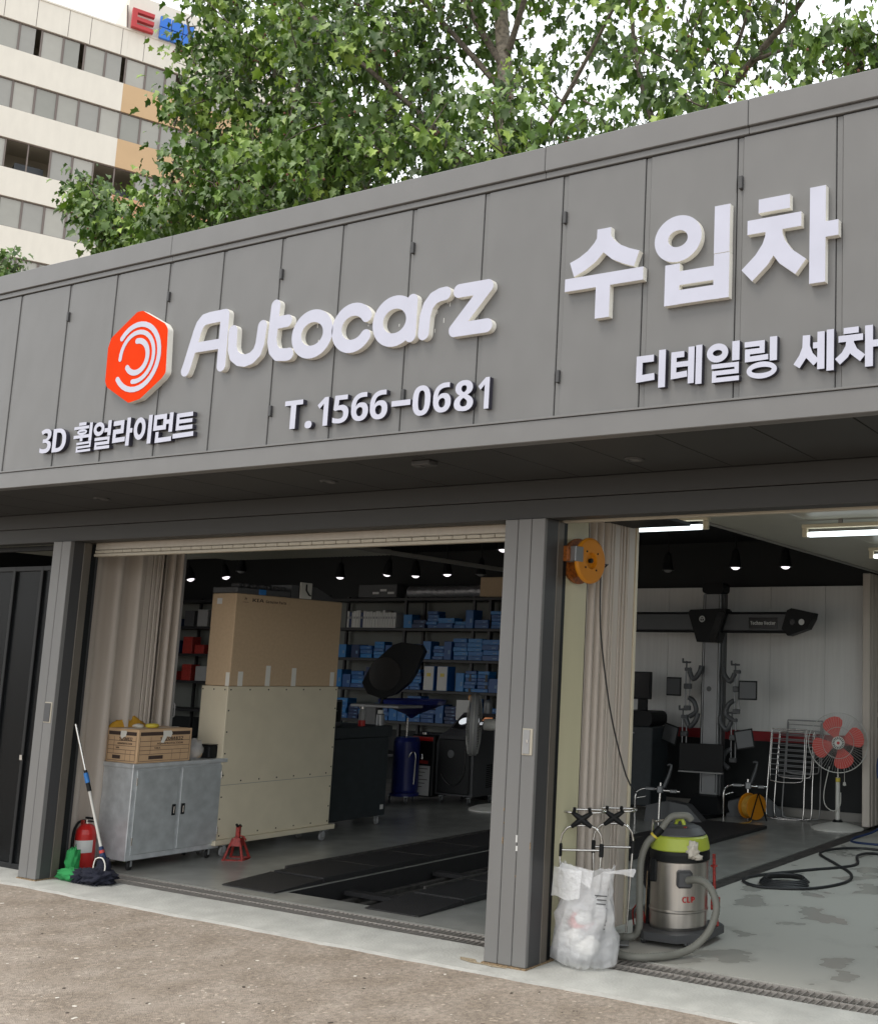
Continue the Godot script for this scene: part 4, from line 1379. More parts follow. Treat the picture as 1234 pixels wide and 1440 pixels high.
	box("print_mark", "ink", t, 0.1905, 0.1915, 0.925, 0.929, 0.63, 0.71)
	# things lying on the large carton
	t = thing("grey_tray", "grey moulded plastic tray lying on the near end of the large carton", "tray", Vector3(-5.29, 2.834, -2.22))
	box("tray_base", "grey_plastic", t, -0.20, 0.19, 0.0, 0.07, -0.35, 0.42, 0.01)
	for k in 7:
		box("tray_stud", "grey_plastic", t, 0.02, 0.15, 0.071, 0.115, -0.32 + k * 0.105, -0.26 + k * 0.105, 0.012)
	box("tray_clip", "blue_plastic", t, 0.191, 0.20, 0.0, 0.06, 0.02, 0.12, 0.003)
	t = thing("grey_case", "grey flat case with a sloping end on top of the large carton", "case", Vector3(-5.29, 2.834, -2.98))
	s = ms()
	xf = Transform3D(Basis(Vector3.UP, -PI / 2), Vector3.ZERO)
	prism(s, pts([-0.38, 0.0, -0.30, 0.02, 0.02, 0.15, 0.40, 0.15, 0.40, 0.0]), -0.18, 0.16)
	xf = Transform3D()
	mk(s, "case_shell", M.grey_plastic, t)
	t = thing("white_switch_panel", "white square panel with a black lever standing on the large carton", "panel", Vector3(-5.09, 2.834, -2.78))
	box("panel_board", "white_plastic", t, -0.006, 0.006, 0.0, 0.19, -0.09, 0.09, 0.003)
	pipe("lever", "black_plastic", t, [Vector3(0.008, 0.17, 0.0), Vector3(0.02, 0.10, 0.01), Vector3(0.012, 0.045, -0.045), Vector3(0.012, 0.04, -0.07)], 0.009, 6)
	# round grey drum glimpsed between partition and cream case
	t = thing("grey_drum_guard", "round grey machine guard half hidden between the partition and the cream case", "machine", Vector3(-6.35, 0.0, -2.9))
	s = ms()
	xf = Transform3D(Basis(Vector3(0, 0, 1), PI / 2) * Basis(Vector3.UP, 0.0), Vector3(0.2, 1.35, 0))
	lathe(s, [Vector2(0, -0.05), Vector2(0.30, -0.05), Vector2(0.33, 0.0), Vector2(0.33, 0.10), Vector2(0.29, 0.18), Vector2(0, 0.20)], Vector3.ZERO, 28)
	xf = Transform3D()
	mk(s, "drum_cover", M.grey_plastic, t)
	box("drum_stand", "grey_plastic", t, -0.15, 0.35, 0.0, 1.02, -0.28, 0.28, 0.02)
	# jack stand
	t = thing("jack_stand", "small red jack stand with a black saddle in front of the cream case", "jack stand", Vector3(-4.86, 0, -1.88), 0.5)
	s = ms()
	for e in [[-1, -1], [1, -1], [1, 1], [-1, 1]]:
		tube(s, [Vector3(e[0] * 0.10, 0.0, e[1] * 0.10), Vector3(e[0] * 0.035, 0.22, e[1] * 0.035)], [0.016, 0.013], 4)
	quad(s, Vector3(-0.055, 0.14, 0.062), Vector3(0.055, 0.14, 0.062), Vector3(0.038, 0.22, 0.042), Vector3(-0.038, 0.22, 0.042))
	quad(s, Vector3(0.062, 0.14, 0.055), Vector3(0.062, 0.14, -0.055), Vector3(0.042, 0.22, -0.038), Vector3(0.042, 0.22, 0.038))
	bb(s, -0.11, 0.11, 0.0, 0.012, 0.09, 0.12)
	bb(s, -0.11, 0.11, 0.0, 0.012, -0.12, -0.09)
	bb(s, 0.09, 0.12, 0.0, 0.012, -0.09, 0.09)
	mk(s, "stand_frame", M.red_dull, t)
	box("ratchet_column", "red_dull", t, -0.02, 0.02, 0.2, 0.34, -0.024, 0.024, 0.003)
	s = ms()
	tube(s, [Vector3(0, 0.33, -0.065), Vector3(0, 0.345, -0.035), Vector3(0, 0.336, 0), Vector3(0, 0.345, 0.035), Vector3(0, 0.365, 0.065)], 0.014, 6)
	mk(s, "saddle", M.black_plastic, t)
	pipe("ratchet_lever", "red_dull", t, [Vector3(0.02, 0.24, 0.0), Vector3(0.06, 0.235, 0.0), Vector3(0.10, 0.20, 0.03)], 0.008, 6)
	# lift platforms
	for p in [[-3.83, -3.14, "worn black lift platform with a wedge ramp left of the inspection pit"], [-2.04, -1.44, "worn black lift platform with a wedge ramp right of the inspection pit"]]:
		t = thing("lift_platform", p[2], "vehicle lift", Vector3(p[0], 0, 0))
		var w: float = p[1] - p[0]
		s = ms()
		xf = Transform3D(Basis(Vector3.UP, -PI / 2), Vector3(0, 0, 0))
		prism(s, pts([-1.42, 0.003, -1.42, 0.045, -0.84, 0.012, -0.84, 0.003]), -w, 0.0)
		xf = Transform3D()
		mk(s, "wedge_ramp", M.ramp, t)
		box("platform_deck", "ramp", t, 0.02, w, 0.004, 0.055, -5.6, -1.435, 0.006)
		box("platform_edge", "ramp_old", t, -0.012, 0.018, 0.003, 0.075, -5.6, -1.6, 0.004)
		for z in [-2.2, -3.0, -3.8]:
			box("deck_joint", "ramp_old", t, 0.03, w - 0.01, 0.0555, 0.058, z - 0.01, z + 0.01)
	t = thing("lift_scissor", "black steel lift rails lying in the pit between the two platforms", "lift rails", Vector3(-2.58, -0.3, -3.2))
	for x in [-0.35, -0.12, 0.14, 0.36]:
		box("rail", "ramp_old", t, x - 0.035, x + 0.035, 0.002, 0.16, -2.2, 2.0, 0.006)
	for z in [-1.2, 0.2, 1.5]:
		box("cross_beam", "ramp", t, -0.5, 0.5, 0.163, 0.21, z - 0.05, z + 0.05, 0.005)
	# blue grey machine bench and the things on it
	t = thing("tool_bench", "dark blue grey steel bench on castors behind the cream case", "bench", Vector3(-5.95, 0, -4.3))
	box("bench_body", "bench_blue", t, -0.42, 0.44, 0.12, 1.14, -0.52, 0.52, 0.008)
	box("bench_top", "bench_blue", t, -0.46, 0.46, 1.143, 1.285, -0.55, 0.55, 0.006)
	box("paper_tag", "label", t, 0.4405, 0.442, 0.20, 0.26, -0.48, -0.42)
	for e in [[0.36, 0.42], [0.36, -0.45], [-0.36, 0.42], [-0.36, -0.45]]:
		castor(t, Vector3(e[0], 0, e[1]), 0.05, 1.2, "grey_light")
	t = thing("glass_jar", "clear jar with red fitting standing on the blue grey bench", "jar", Vector3(-5.62, 1.286, -4.40))
	turned("jar_glass", "grey_light", t, [Vector2(0, 0), Vector2(0.045, 0), Vector2(0.045, 0.2), Vector2(0.03, 0.22), Vector2(0, 0.22)], Vector3.ZERO, 16)
	turned("jar_cap", "chrome", t, [Vector2(0, 0.221), Vector2(0.04, 0.221), Vector2(0.04, 0.25), Vector2(0, 0.25)], Vector3.ZERO, 12)
	turned("jar_band", "red", t, [Vector2(0.046, 0.0), Vector2(0.047, 0.01), Vector2(0.047, 0.07), Vector2(0.046, 0.075)], Vector3.ZERO, 12)
	t = thing("chrome_canister", "short chrome canister with a white lid on the blue grey bench", "canister", Vector3(-5.60, 1.286, -4.72))
	turned("canister_body", "alu", t, [Vector2(0, 0), Vector2(0.055, 0), Vector2(0.055, 0.14), Vector2(0.035, 0.155), Vector2(0, 0.155)], Vector3.ZERO, 16)
	turned("canister_lid", "white_plastic", t, [Vector2(0, 0.156), Vector2(0.04, 0.156), Vector2(0.036, 0.2), Vector2(0, 0.2)], Vector3.ZERO, 12)
	t = thing("balancer_console", "grey computer console standing on the near end of the bench", "console", Vector3(-5.85, 1.286, -3.98))
	box("console_case", "grey_plastic", t, -0.22, 0.16, 0.0, 0.34, -0.14, 0.16, 0.015)
	box("console_face", "black_plastic", t, 0.161, 0.166, 0.06, 0.31, -0.10, 0.13, 0.003)
	turned("badge", "grey_light", t, [Vector2(0, -0.002), Vector2(0.03, -0.002), Vector2(0.03, 0.002), Vector2(0, 0.002)], Vector3(0.168, 0.2, 0.0), 10)
	# black balancer hood on its arm
	t = thing("wheel_balancer", "wheel balancer with a big raised black hood in front of the blue shelves", "machine", Vector3(-6.6, 0, -6.05))
	s = ms()
	xf = Transform3D(Basis(Vector3.UP, 0.55), Vector3.ZERO)
	var hood := [Vector2(-0.42, 1.82), Vector2(-0.30, 2.08), Vector2(-0.02, 2.36), Vector2(0.10, 2.40), Vector2(0.36, 2.37), Vector2(0.40, 2.30), Vector2(0.28, 1.98), Vector2(0.20, 1.84), Vector2(0.02, 1.68), Vector2(-0.16, 1.62), Vector2(-0.34, 1.68)]
	var hp: PackedVector2Array = Geometry2D.offset_polygon(PackedVector2Array(hood.map(func(v): return v * 1000.0)), 25.0, Geometry2D.JOIN_ROUND)[0]
	for i in hp.size():
		hp[i] *= 0.001
	prism(s, hp, -0.16, 0.14)
	mk(s, "hood", M.black_plastic, t)
	s = ms()
	prism(s, PackedVector2Array(arc(Vector2(-0.12, 1.95), 0.23, 0.25, 0, 360, 20).slice(0, 20)), 0.141, 0.155)
	xf = Transform3D()
	mk(s, "hood_dome", M.black_gloss, t)
	box("machine_body", "grey_plastic", t, -1.05, -0.45, 0.0, 0.95, -0.35, 0.2, 0.03)
	box("tool_tray", "grey_light", t, -0.62, 0.32, 1.46, 1.50, -0.30, 0.24, 0.01)
	box("column", "grey_plastic", t, -0.75, -0.5, 0.95, 1.46, -0.35, -0.2, 0.02)
	pipe("hood_arm", "black_plastic", t, [Vector3(-0.6, 1.2, -0.28), Vector3(-0.3, 1.75, -0.2), Vector3(-0.05, 2.0, -0.14)], 0.04, 8)
	# oil drainer
	t = thing("oil_drainer", "dark blue waste oil drainer tank with a wide funnel bowl", "tank", Vector3(-6.9, 0, -6.75))
	turned("tank_body", "tank_blue", t, [Vector2(0, 0.11), Vector2(0.22, 0.11), Vector2(0.22, 0.15), Vector2(0.19, 0.16), Vector2(0.2, 0.20), Vector2(0.2, 0.93), Vector2(0.17, 0.99), Vector2(0, 1.0)], Vector3.ZERO, 24)
	turned("drain_pipe", "chrome", t, [Vector2(0.018, 1.0), Vector2(0.018, 1.28)], Vector3(-0.02, 0, 0), 8)
	turned("funnel_bowl", "tank_blue", t, [Vector2(0.02, 1.28), Vector2(0.10, 1.34), Vector2(0.5, 1.50), Vector2(0.52, 1.56), Vector2(0.50, 1.57), Vector2(0.48, 1.52), Vector2(0.0, 1.36)], Vector3(0.05, 0, 0), 28)
	pipe("push_handle", "chrome", t, curve([Vector3(0.26, 0.3, 0.1), Vector3(0.27, 0.72, 0.1), Vector3(0.22, 0.78, 0.12), Vector3(0.17, 0.70, 0.14)], 0.04), 0.012, 8)
	for e in [[0.16, 0.14], [-0.16, 0.14], [0.0, -0.2]]:
		castor(t, Vector3(e[0], 0.0, e[1]), 0.05, 0.6)
	# red and black flushing machine with the sheet
	t = thing("flush_machine", "black upright service machine with a red stripe and a white instruction sheet", "machine", Vector3(-6.80, 0, -7.20))
	box("case", "black_plastic", t, -0.24, 0.22, 0.08, 1.02, -0.2, 0.2, 0.02)
	box("stripe", "red", t, -0.20, 0.20, 0.93, 0.99, 0.2005, 0.207, 0.002)
	box("stripe", "red_dull", t, -0.10, 0.12, 0.58, 0.63, 0.2005, 0.205, 0.002)
	box("instruction_sheet", "label", t, -0.11, 0.17, 0.10, 0.55, 0.2065, 0.209)
	for k in 6:
		box("print_line", "ink", t, -0.08, 0.13 - 0.05 * (k % 3), 0.50 - k * 0.055, 0.51 - k * 0.055, 0.2092, 0.2097)
	turned("gauge", "chrome", t, [Vector2(0, 0.0), Vector2(0.05, 0.0), Vector2(0.05, 0.03), Vector2(0, 0.03)], Vector3(-0.05, 1.02, 0.1), 12)
	turned("valve", "chrome", t, [Vector2(0, 0.0), Vector2(0.03, 0.01), Vector2(0.015, 0.09), Vector2(0, 0.1)], Vector3(0.02, 0.64, 0.23), 10)
	# air conditioning service unit
	t = thing("aircon_service_unit", "dark grey air conditioning service unit with lit gauges beside the tall fan", "machine", Vector3(-6.20, 0, -7.36), 0.0)
	s = ms()
	xf = Transform3D(Basis(Vector3.UP, -PI / 2), Vector3.ZERO)
	prism(s, pts([0.30, 0.13, 0.32, 0.9, 0.26, 1.03, 0.06, 1.10, -0.30, 1.36, -0.34, 1.36, -0.34, 0.13]), -0.36, 0.36)
	xf = Transform3D()
	mk(s, "case", M.grey_plastic, t)
	box("front_shell", "black_plastic", t, -0.31, 0.31, 0.16, 0.98, 0.31, 0.345, 0.03)
	s = ms()
	tube(s, curve([Vector3(0.22, 0.86, 0.345), Vector3(0.22, 0.5, 0.347), Vector3(0.12, 0.33, 0.347), Vector3(-0.02, 0.29, 0.347), Vector3(-0.15, 0.36, 0.347), Vector3(-0.22, 0.46, 0.347)], 0.05), 0.012, 6)
	mk(s, "shell_groove", M.black_gloss, t)
	s = ms()
	xf = Transform3D(Basis(Vector3.RIGHT, PI / 2), Vector3(-0.05, 0.76, 0.346))
	lathe(s, [Vector2(0, 0.0), Vector2(0.065, 0.0), Vector2(0.06, 0.006), Vector2(0, 0.006)], Vector3.ZERO, 16)
	xf = Transform3D()
	mk(s, "badge", M.alu_dark, t)
	var tilt := Transform3D(Basis(Vector3.RIGHT, -0.95), Vector3(0, 1.21, -0.10))
	var panel := box("gauge_panel", "black_gloss", t, -0.32, 0.32, -0.17, 0.17, -0.002, 0.012, 0.004)
	panel.transform = tilt
	for gx in [[-0.20, "gauge_glow"], [0.02, "gauge_glow"]]:
		s = ms()
		xf = Transform3D(Basis(Vector3.RIGHT, PI / 2), Vector3(gx[0], 0.02, 0.013))
		lathe(s, [Vector2(0, 0.0), Vector2(0.08, 0.0), Vector2(0.08, 0.012), Vector2(0, 0.012)], Vector3.ZERO, 18)
		xf = Transform3D()
		mk(s, "gauge_light", M[gx[1]], panel)
	box("warning_light", "gauge_orange", panel, 0.14, 0.29, 0.06, 0.14, 0.013, 0.018)
	box("screen_light", "gauge_glow", panel, 0.14, 0.29, -0.04, 0.02, 0.013, 0.018)
	for e in [[0.27, 0.26], [-0.27, 0.26], [0.27, -0.26], [-0.27, -0.26]]:
		castor(t, Vector3(e[0], 0, e[1]), 0.05, 0.3)
	for k in 12:
		box("vent_slot", "black_gloss", t, 0.361, 0.364, 0.25 + k * 0.03, 0.265 + k * 0.03, -0.24, -0.02)
	t = thing("gas_bottles", "two slim steel cylinders standing behind the service unit", "cylinder", Vector3(-6.55, 0, -7.95))
	for k in 2:
		turned("cylinder", "alu", t, [Vector2(0, 1.0), Vector2(0.07, 1.0), Vector2(0.07, 1.52), Vector2(0.05, 1.56), Vector2(0, 1.57)], Vector3(k * 0.24, 0, 0), 14)
	box("cylinder_rack", "black_plastic", t, -0.12, 0.36, 0.0, 0.998, -0.12, 0.12, 0.01)
	stand_fan_white()

func stand_fan_white():
	var t := thing("stand_fan", "grey white stand fan seen edge on beside the main pillar", "fan", Vector3(-5.35, 0, -6.95), 2.22)
	turned("fan_base", "white_plastic", t, [Vector2(0.36, 0.0), Vector2(0.36, 0.02), Vector2(0.25, 0.06), Vector2(0.05, 0.09), Vector2(0, 0.09)], Vector3.ZERO, 28)
	turned("fan_pole", "white_plastic", t, [Vector2(0.03, 0.09), Vector2(0.03, 1.1)], Vector3.ZERO, 12)
	box("fan_neck", "grey_plastic", t, -0.04, 0.04, 1.0, 1.18, -0.05, 0.05, 0.01)
	var s := ms()
	xf = Transform3D(Basis(Vector3.RIGHT, PI / 2), Vector3(0, 1.24, -0.1))
	lathe(s, [Vector2(0, -0.12), Vector2(0.08, -0.10), Vector2(0.09, 0.0), Vector2(0.08, 0.14), Vector2(0, 0.15)], Vector3.ZERO, 16)
	xf = Transform3D()
	mk(s, "motor_housing", M.white_plastic, t)
	fan_head(t, Vector3(0, 1.24, -0.34), PI, 0.46, "grey_light", "fan_guard", 1.25, 0.0032)

func fan_head(t: Node, at: Vector3, turn: float, r: float, blade: String, wire: String, deep := 1.0, wr := 0.0013):
	var h := Node3D.new()
	h.name = "fan_head"
	h.position = at
	h.rotation.y = turn
	t.add_child(h, true)
	var s := ms()
	for k in 4:
		var a0 := 0.35 + k * TAU / 4
		var outline := []
		for q in [[0.08, -0.5], [0.25, -0.42], [0.45, -0.50], [0.62, -0.56], [0.76, -0.52], [0.85, -0.38], [0.88, -0.20], [0.88, 0.0], [0.86, 0.18], [0.80, 0.36], [0.70, 0.47], [0.55, 0.50], [0.40, 0.46], [0.25, 0.42], [0.08, 0.5]]:
			outline.append(Vector2.from_angle(a0 + q[1]) * q[0] * r)
		prism(s, PackedVector2Array(outline), -0.012 , -0.004)
	mk(s, "blades", M[blade], h)
	s = ms()
	xf = Transform3D(Basis(Vector3.RIGHT, PI / 2), Vector3.ZERO)
	lathe(s, [Vector2(0, -0.03), Vector2(0.07, -0.03), Vector2(0.06, 0.02), Vector2(0, 0.03)], Vector3.ZERO, 16)
	xf = Transform3D()
	mk(s, "hub", M[blade], h)
	s = ms()
	for z in [0.0]:
		var ring := []
		for v in arc(Vector2.ZERO, r, r, 0, 360, 40).slice(0, 40):
			ring.append(Vector3(v.x, v.y, z))
		tube(s, ring, 0.007, 6, true)
	for z in [0.075, -0.075]:
		var ring := []
		for v in arc(Vector2.ZERO, r * 0.52, r * 0.52, 0, 360, 30).slice(0, 30):
			ring.append(Vector3(v.x, v.y, z))
		tube(s, ring, 0.0035, 4, true)
	mk(s, "guard_rings", M[wire], h)
	s = ms()
	for k in 60:
		var d := Vector2.from_angle(k * TAU / 60)
		for sg in [1.0, -1.0]:
			tube(s, [Vector3(d.x * 0.09, d.y * 0.09, sg * 0.09 * deep), Vector3(d.x * r * 0.55, d.y * r * 0.55, sg * 0.084 * deep), Vector3(d.x * r * 0.92, d.y * r * 0.92, sg * 0.06 * deep), Vector3(d.x * r, d.y * r, 0)], wr, 3)
	if deep > 1.0:
		var band := ms()
		xf = Transform3D(Basis(Vector3.RIGHT, PI / 2), Vector3.ZERO)
		lathe(band, [Vector2(r * 0.985, -0.055), Vector2(r, -0.04), Vector2(r, 0.04), Vector2(r * 0.985, 0.055)], Vector3.ZERO, 48, false)
		xf = Transform3D()
		mk(band, "guard_band", M.grey_light, h)
	mk(s, "guard_wires", M[wire], h).set_meta("kind", "stuff")
	s = ms()
	xf = Transform3D(Basis(Vector3.RIGHT, PI / 2), Vector3(0, 0, 0.092))
	lathe(s, [Vector2(0, -0.004), Vector2(0.09, -0.004), Vector2(0.085, 0.006), Vector2(0, 0.008)], Vector3.ZERO, 24)
	xf = Transform3D()
	mk(s, "guard_cap", M.white_plastic, h)
	for k in 18:
		var d := Vector2.from_angle(k * TAU / 18)
		s = ms()
		xf = Transform3D(Basis(Vector3(0, 0, 1), k * TAU / 18), Vector3(d.x * 0.065, d.y * 0.065, 0.1))
		bb(s, -0.014, 0.014, -0.006, 0.006, -0.004, 0.001)
		xf = Transform3D()
		mk(s, "cap_slot", M.black_plastic, h)
	s = ms()
	xf = Transform3D(Basis(Vector3.RIGHT, PI / 2), Vector3(0, 0, 0.1))
	lathe(s, [Vector2(0, -0.002), Vector2(0.022, -0.002), Vector2(0.02, 0.002), Vector2(0, 0.002)], Vector3.ZERO, 12)
	xf = Transform3D()
	mk(s, "cap_badge", M.red, h)

# an uneven lump: a sphere pushed about by noise, its foot flattened
func blob(s: SurfaceTool, c: Vector3, r: Vector3, n: FastNoiseLite, amount: float, seg := 20):
	var rows := int(seg / 2.0)
	var f := func(i: int, j: int) -> Vector3:
		var th := PI * i / rows
		var ph := TAU * (j % seg) / seg
		var d := Vector3(sin(th) * cos(ph), cos(th), sin(th) * sin(ph))
		var k := 1.0 + amount * n.get_noise_3dv(d * 1.0 + c) + amount * 0.4 * n.get_noise_3dv(d * 3.0 + c)
		var p := c + d * r * k
		return Vector3(p.x, maxf(p.y, c.y - r.y * 0.96), p.z)
	s.set_smooth_group(3)
	for i in rows:
		for j in seg:
			if i < rows - 1:
				tri(s, f.call(i, j), f.call(i + 1, j + 1), f.call(i + 1, j))
			if i > 0:
				tri(s, f.call(i, j), f.call(i, j + 1), f.call(i + 1, j + 1))
	s.set_smooth_group(-1)

func torus(parent: Node, called: String, m: String, r: float, tr: float, y: float) -> MeshInstance3D:
	var ring := []
	for v in arc(Vector2.ZERO, r, r, 0, 360, 24).slice(0, 24):
		ring.append(Vector3(v.x, y, v.y))
	return pipe(called, m, parent, ring, tr, 8, true)

# ---------------------------------------------------------------- shelves of blue cartons at the back
func build_shelving():
	var levels := [0.52, 1.10, 1.66, 2.20, 2.75, 3.29]
	for sh in [[-10.75, -6.55, [-10.73, -8.83, -7.28, -6.93, -6.57], "long black steel shelving full of blue cartons against the rear wall"], [-16.6, -12.4, [-16.58, -14.9, -13.9, -12.42], "black steel shelving with dark goods behind the beige partition"]]:
		var t := thing("shelving", sh[3], "shelves", Vector3(0, 0, -8.95))
		for x in sh[2]:
			for z in [-0.24, 0.26]:
				box("post", "shelf_steel", t, x - 0.025, x + 0.025, 0.0, 3.36, z - 0.025, z + 0.025)
		for y in levels:
			box("shelf", "shelf_steel", t, sh[0], sh[1], y - 0.05, y, -0.27, 0.29, 0.004)
	# carton meshes to share
	var meshes := []
	for d in [[0.30, 0.075, 0.22], [0.36, 0.09, 0.24], [0.24, 0.06, 0.20], [0.20, 0.24, 0.22], [0.17, 0.32, 0.24]]:
		var s := ms()
		bb(s, -d[0] / 2, d[0] / 2, 0, d[1] - 0.003, -d[2] / 2, d[2] / 2, 0.004)
		s.generate_normals()
		var m := s.commit()
		s = ms()
		bb(s, d[0] * 0.10, d[0] * 0.34, d[1] * 0.30, d[1] * 0.52, d[2] / 2, d[2] / 2 + 0.0015)
		s.generate_normals()
		meshes.append([d, m, s.commit()])
	var tones := []
	for c in [[0.006, 0.105, 0.33], [0.008, 0.15, 0.44], [0.008, 0.08, 0.27], [0.012, 0.19, 0.50]]:
		tones.append(mat("carton_%d" % tones.size(), c, 0.45, 0.0, "fine", 3.0))
	var print_m := mat("carton_print", [0.12, 0.24, 0.40], 0.5)
	var nth := ["first", "second", "third", "fourth", "fifth", "sixth", "seventh", "eighth", "ninth", "tenth", "eleventh", "twelfth", "thirteenth", "fourteenth", "fifteenth", "sixteenth", "seventeenth", "eighteenth", "nineteenth", "twentieth"]
	var floor_words := ["bottom", "lowest", "third", "second", "upper"]
	for li in range(1, 5):
		var x := -10.62
		var stack_no := 0
		while x < -6.7:
			if rng.randf() < 0.04:
				x += rng.randf_range(0.05, 0.15)
				continue
			var kind: int = [0, 0, 1, 2, 2, 3, 4][rng.randi() % 7]
			if li == 4 and x < -8.9:
				x = -8.85
				continue
			if li == 2 and x > -8.42 and x < -7.6:
				x = -7.58
				continue
			var d: Array = meshes[kind][0]
			if x + d[0] > -6.6:
				break
			var room := 0.48
			var stack := 1
			if kind < 3:
				stack = rng.randi_range(2 if li == 4 else 3, maxi(3, mini(int(room / d[1]), 5 if li == 4 else 6)))
			var navy := rng.randf() < 0.12
			stack_no += 1
			for k in stack:
				var o := thing("parts_carton", "%s parts carton, %s up in the %s stack from the left on the %s shelf" % ["navy" if navy else "blue", nth[k], nth[stack_no - 1], floor_words[li]], "box", Vector3(x + d[0] / 2 + rng.randf_range(-0.012, 0.012), levels[li] + 0.002 + k * d[1], -8.76 + rng.randf_range(-0.02, 0.02)), rng.randf_range(-0.06, 0.06), "blue cartons on the rear shelves")
				mi(meshes[kind][1], "carton", M.carton_navy if navy else tones[rng.randi() % 4], o)
				mi(meshes[kind][2], "print_patch", print_m, o)
			x += d[0] + rng.randf_range(0.012, 0.035)
	# two tall white fronted boxes
	for k in 2:
		var t := thing("white_carton", "tall carton with white front and yellow mark, %s of the pair on the third shelf" % ["left", "right"][k], "box", Vector3(-8.10 + k * 0.30, 1.663, -8.66))
		box("carton", "carton_blue", t, -0.115, 0.115, 0, 0.42, -0.1, 0.1, 0.004)
		box("front_panel", "label", t, -0.112, 0.100, 0.005, 0.415, 0.1005, 0.103)
		box("yellow_mark", "yellow", t, -0.05, 0.04, 0.24, 0.30, 0.1032, 0.1045)
	# upright binders on the top shelf
	var bx := -10.2
	for k in 20:
		var wd := rng.randf_range(0.035, 0.075)
		if bx + wd > -8.95:
			break
		var pale := rng.randf() < 0.6
		var t := thing("binder", "%s binder spine, %s from the left in the upper shelf row" % ["pale" if pale else "navy", nth[k]], "binder", Vector3(bx, 2.752, -8.74), 0.0, "binders on the top shelf")
		box("spine", "label" if pale else "carton_navy", t, 0, wd - 0.006, 0, rng.randf_range(0.27, 0.32), -0.12, 0.1, 0.003)
		box("spine_tag", "grey_light", t, 0.012, wd - 0.018, 0.16, 0.20, 0.1005, 0.102)
		bx += wd
	# goods on the left shelving
	for k in 26:
		var li: int = [2, 3, 4][k % 3]
		var pc := rng.randi() % 5
		var t := thing("dark_packet", "%s packet, %s from the left on the %s shelf behind the beige partition" % [["navy", "red", "white", "grey", "yellow"][pc], nth[int(k / 3.0)], ["third", "second", "upper"][k % 3]], "packet", Vector3(-16.3 + int(k / 3.0) * 0.44 + rng.randf_range(-0.06, 0.06), levels[li] + 0.002, -8.74), rng.randf_range(-0.1, 0.1), "packets on the left shelving")
		box("packet", ["carton_navy", "red_dull", "grey_light", "grey_plastic", "yellow"][pc], t, -0.15, 0.15, 0, rng.randf_range(0.12, 0.36), -0.1, 0.1, 0.006)
	# rolls and boxes on top
	var r := thing("foil_roll", "long silvery roll of film lying on top of the black shelving", "roll", Vector3(-7.95, 3.40, -8.72))
	var s := ms()
	xf = Transform3D(Basis(Vector3(0, 0, 1), PI / 2), Vector3.ZERO)
	lathe(s, [Vector2(0, -0.84), Vector2(0.105, -0.84), Vector2(0.11, -0.8), Vector2(0.108, 0.2), Vector2(0.112, 0.82), Vector2(0.1, 0.84), Vector2(0, 0.84)], Vector3.ZERO, 20)
	xf = Transform3D()
	mk(s, "roll", M.silver_wrap, r)
	r = thing("shelf_carton", "plain brown carton at the right end on top of the black shelving", "box", Vector3(-6.75, 3.293, -8.72))
	box("carton", "card", r, -0.3, 0.3, 0, 0.33, -0.2, 0.2, 0.006)
	r = thing("dark_case", "dark flat case with pale labels on top of the black shelving", "case", Vector3(-9.35, 3.293, -8.72))
	box("case", "grey_plastic", r, -0.5, 0.42, 0, 0.24, -0.2, 0.2, 0.01)
	for k in 3:
		box("pale_label", "label", r, -0.15 + k * 0.18, 0.0 + k * 0.18, 0.06 + 0.05 * (k % 2), 0.10 + 0.05 * (k % 2), 0.2005, 0.202)
	# hanging sheet and orange wire near the fan
	r = thing("hanging_notice", "white notice hanging from the shelf edge above the service unit", "notice", Vector3(-7.35, 1.18, -8.60))
	box("sheet", "label", r, -0.14, 0.14, 0.0, 0.34, -0.004, 0.004)
	r = thing("orange_clamp", "small orange spring clamp on the shelf post above the notice", "clamp", Vector3(-7.18, 1.52, -8.60))
	box("jaw", "reel_yellow", r, -0.05, 0.08, 0.0, 0.09, -0.02, 0.02, 0.01)
	pipe("cord", "gold_cord", r, [Vector3(0, 0, 0), Vector3(0.15, -0.2, 0.1), Vector3(0.28, -0.4, 0.15)], 0.007, 5)

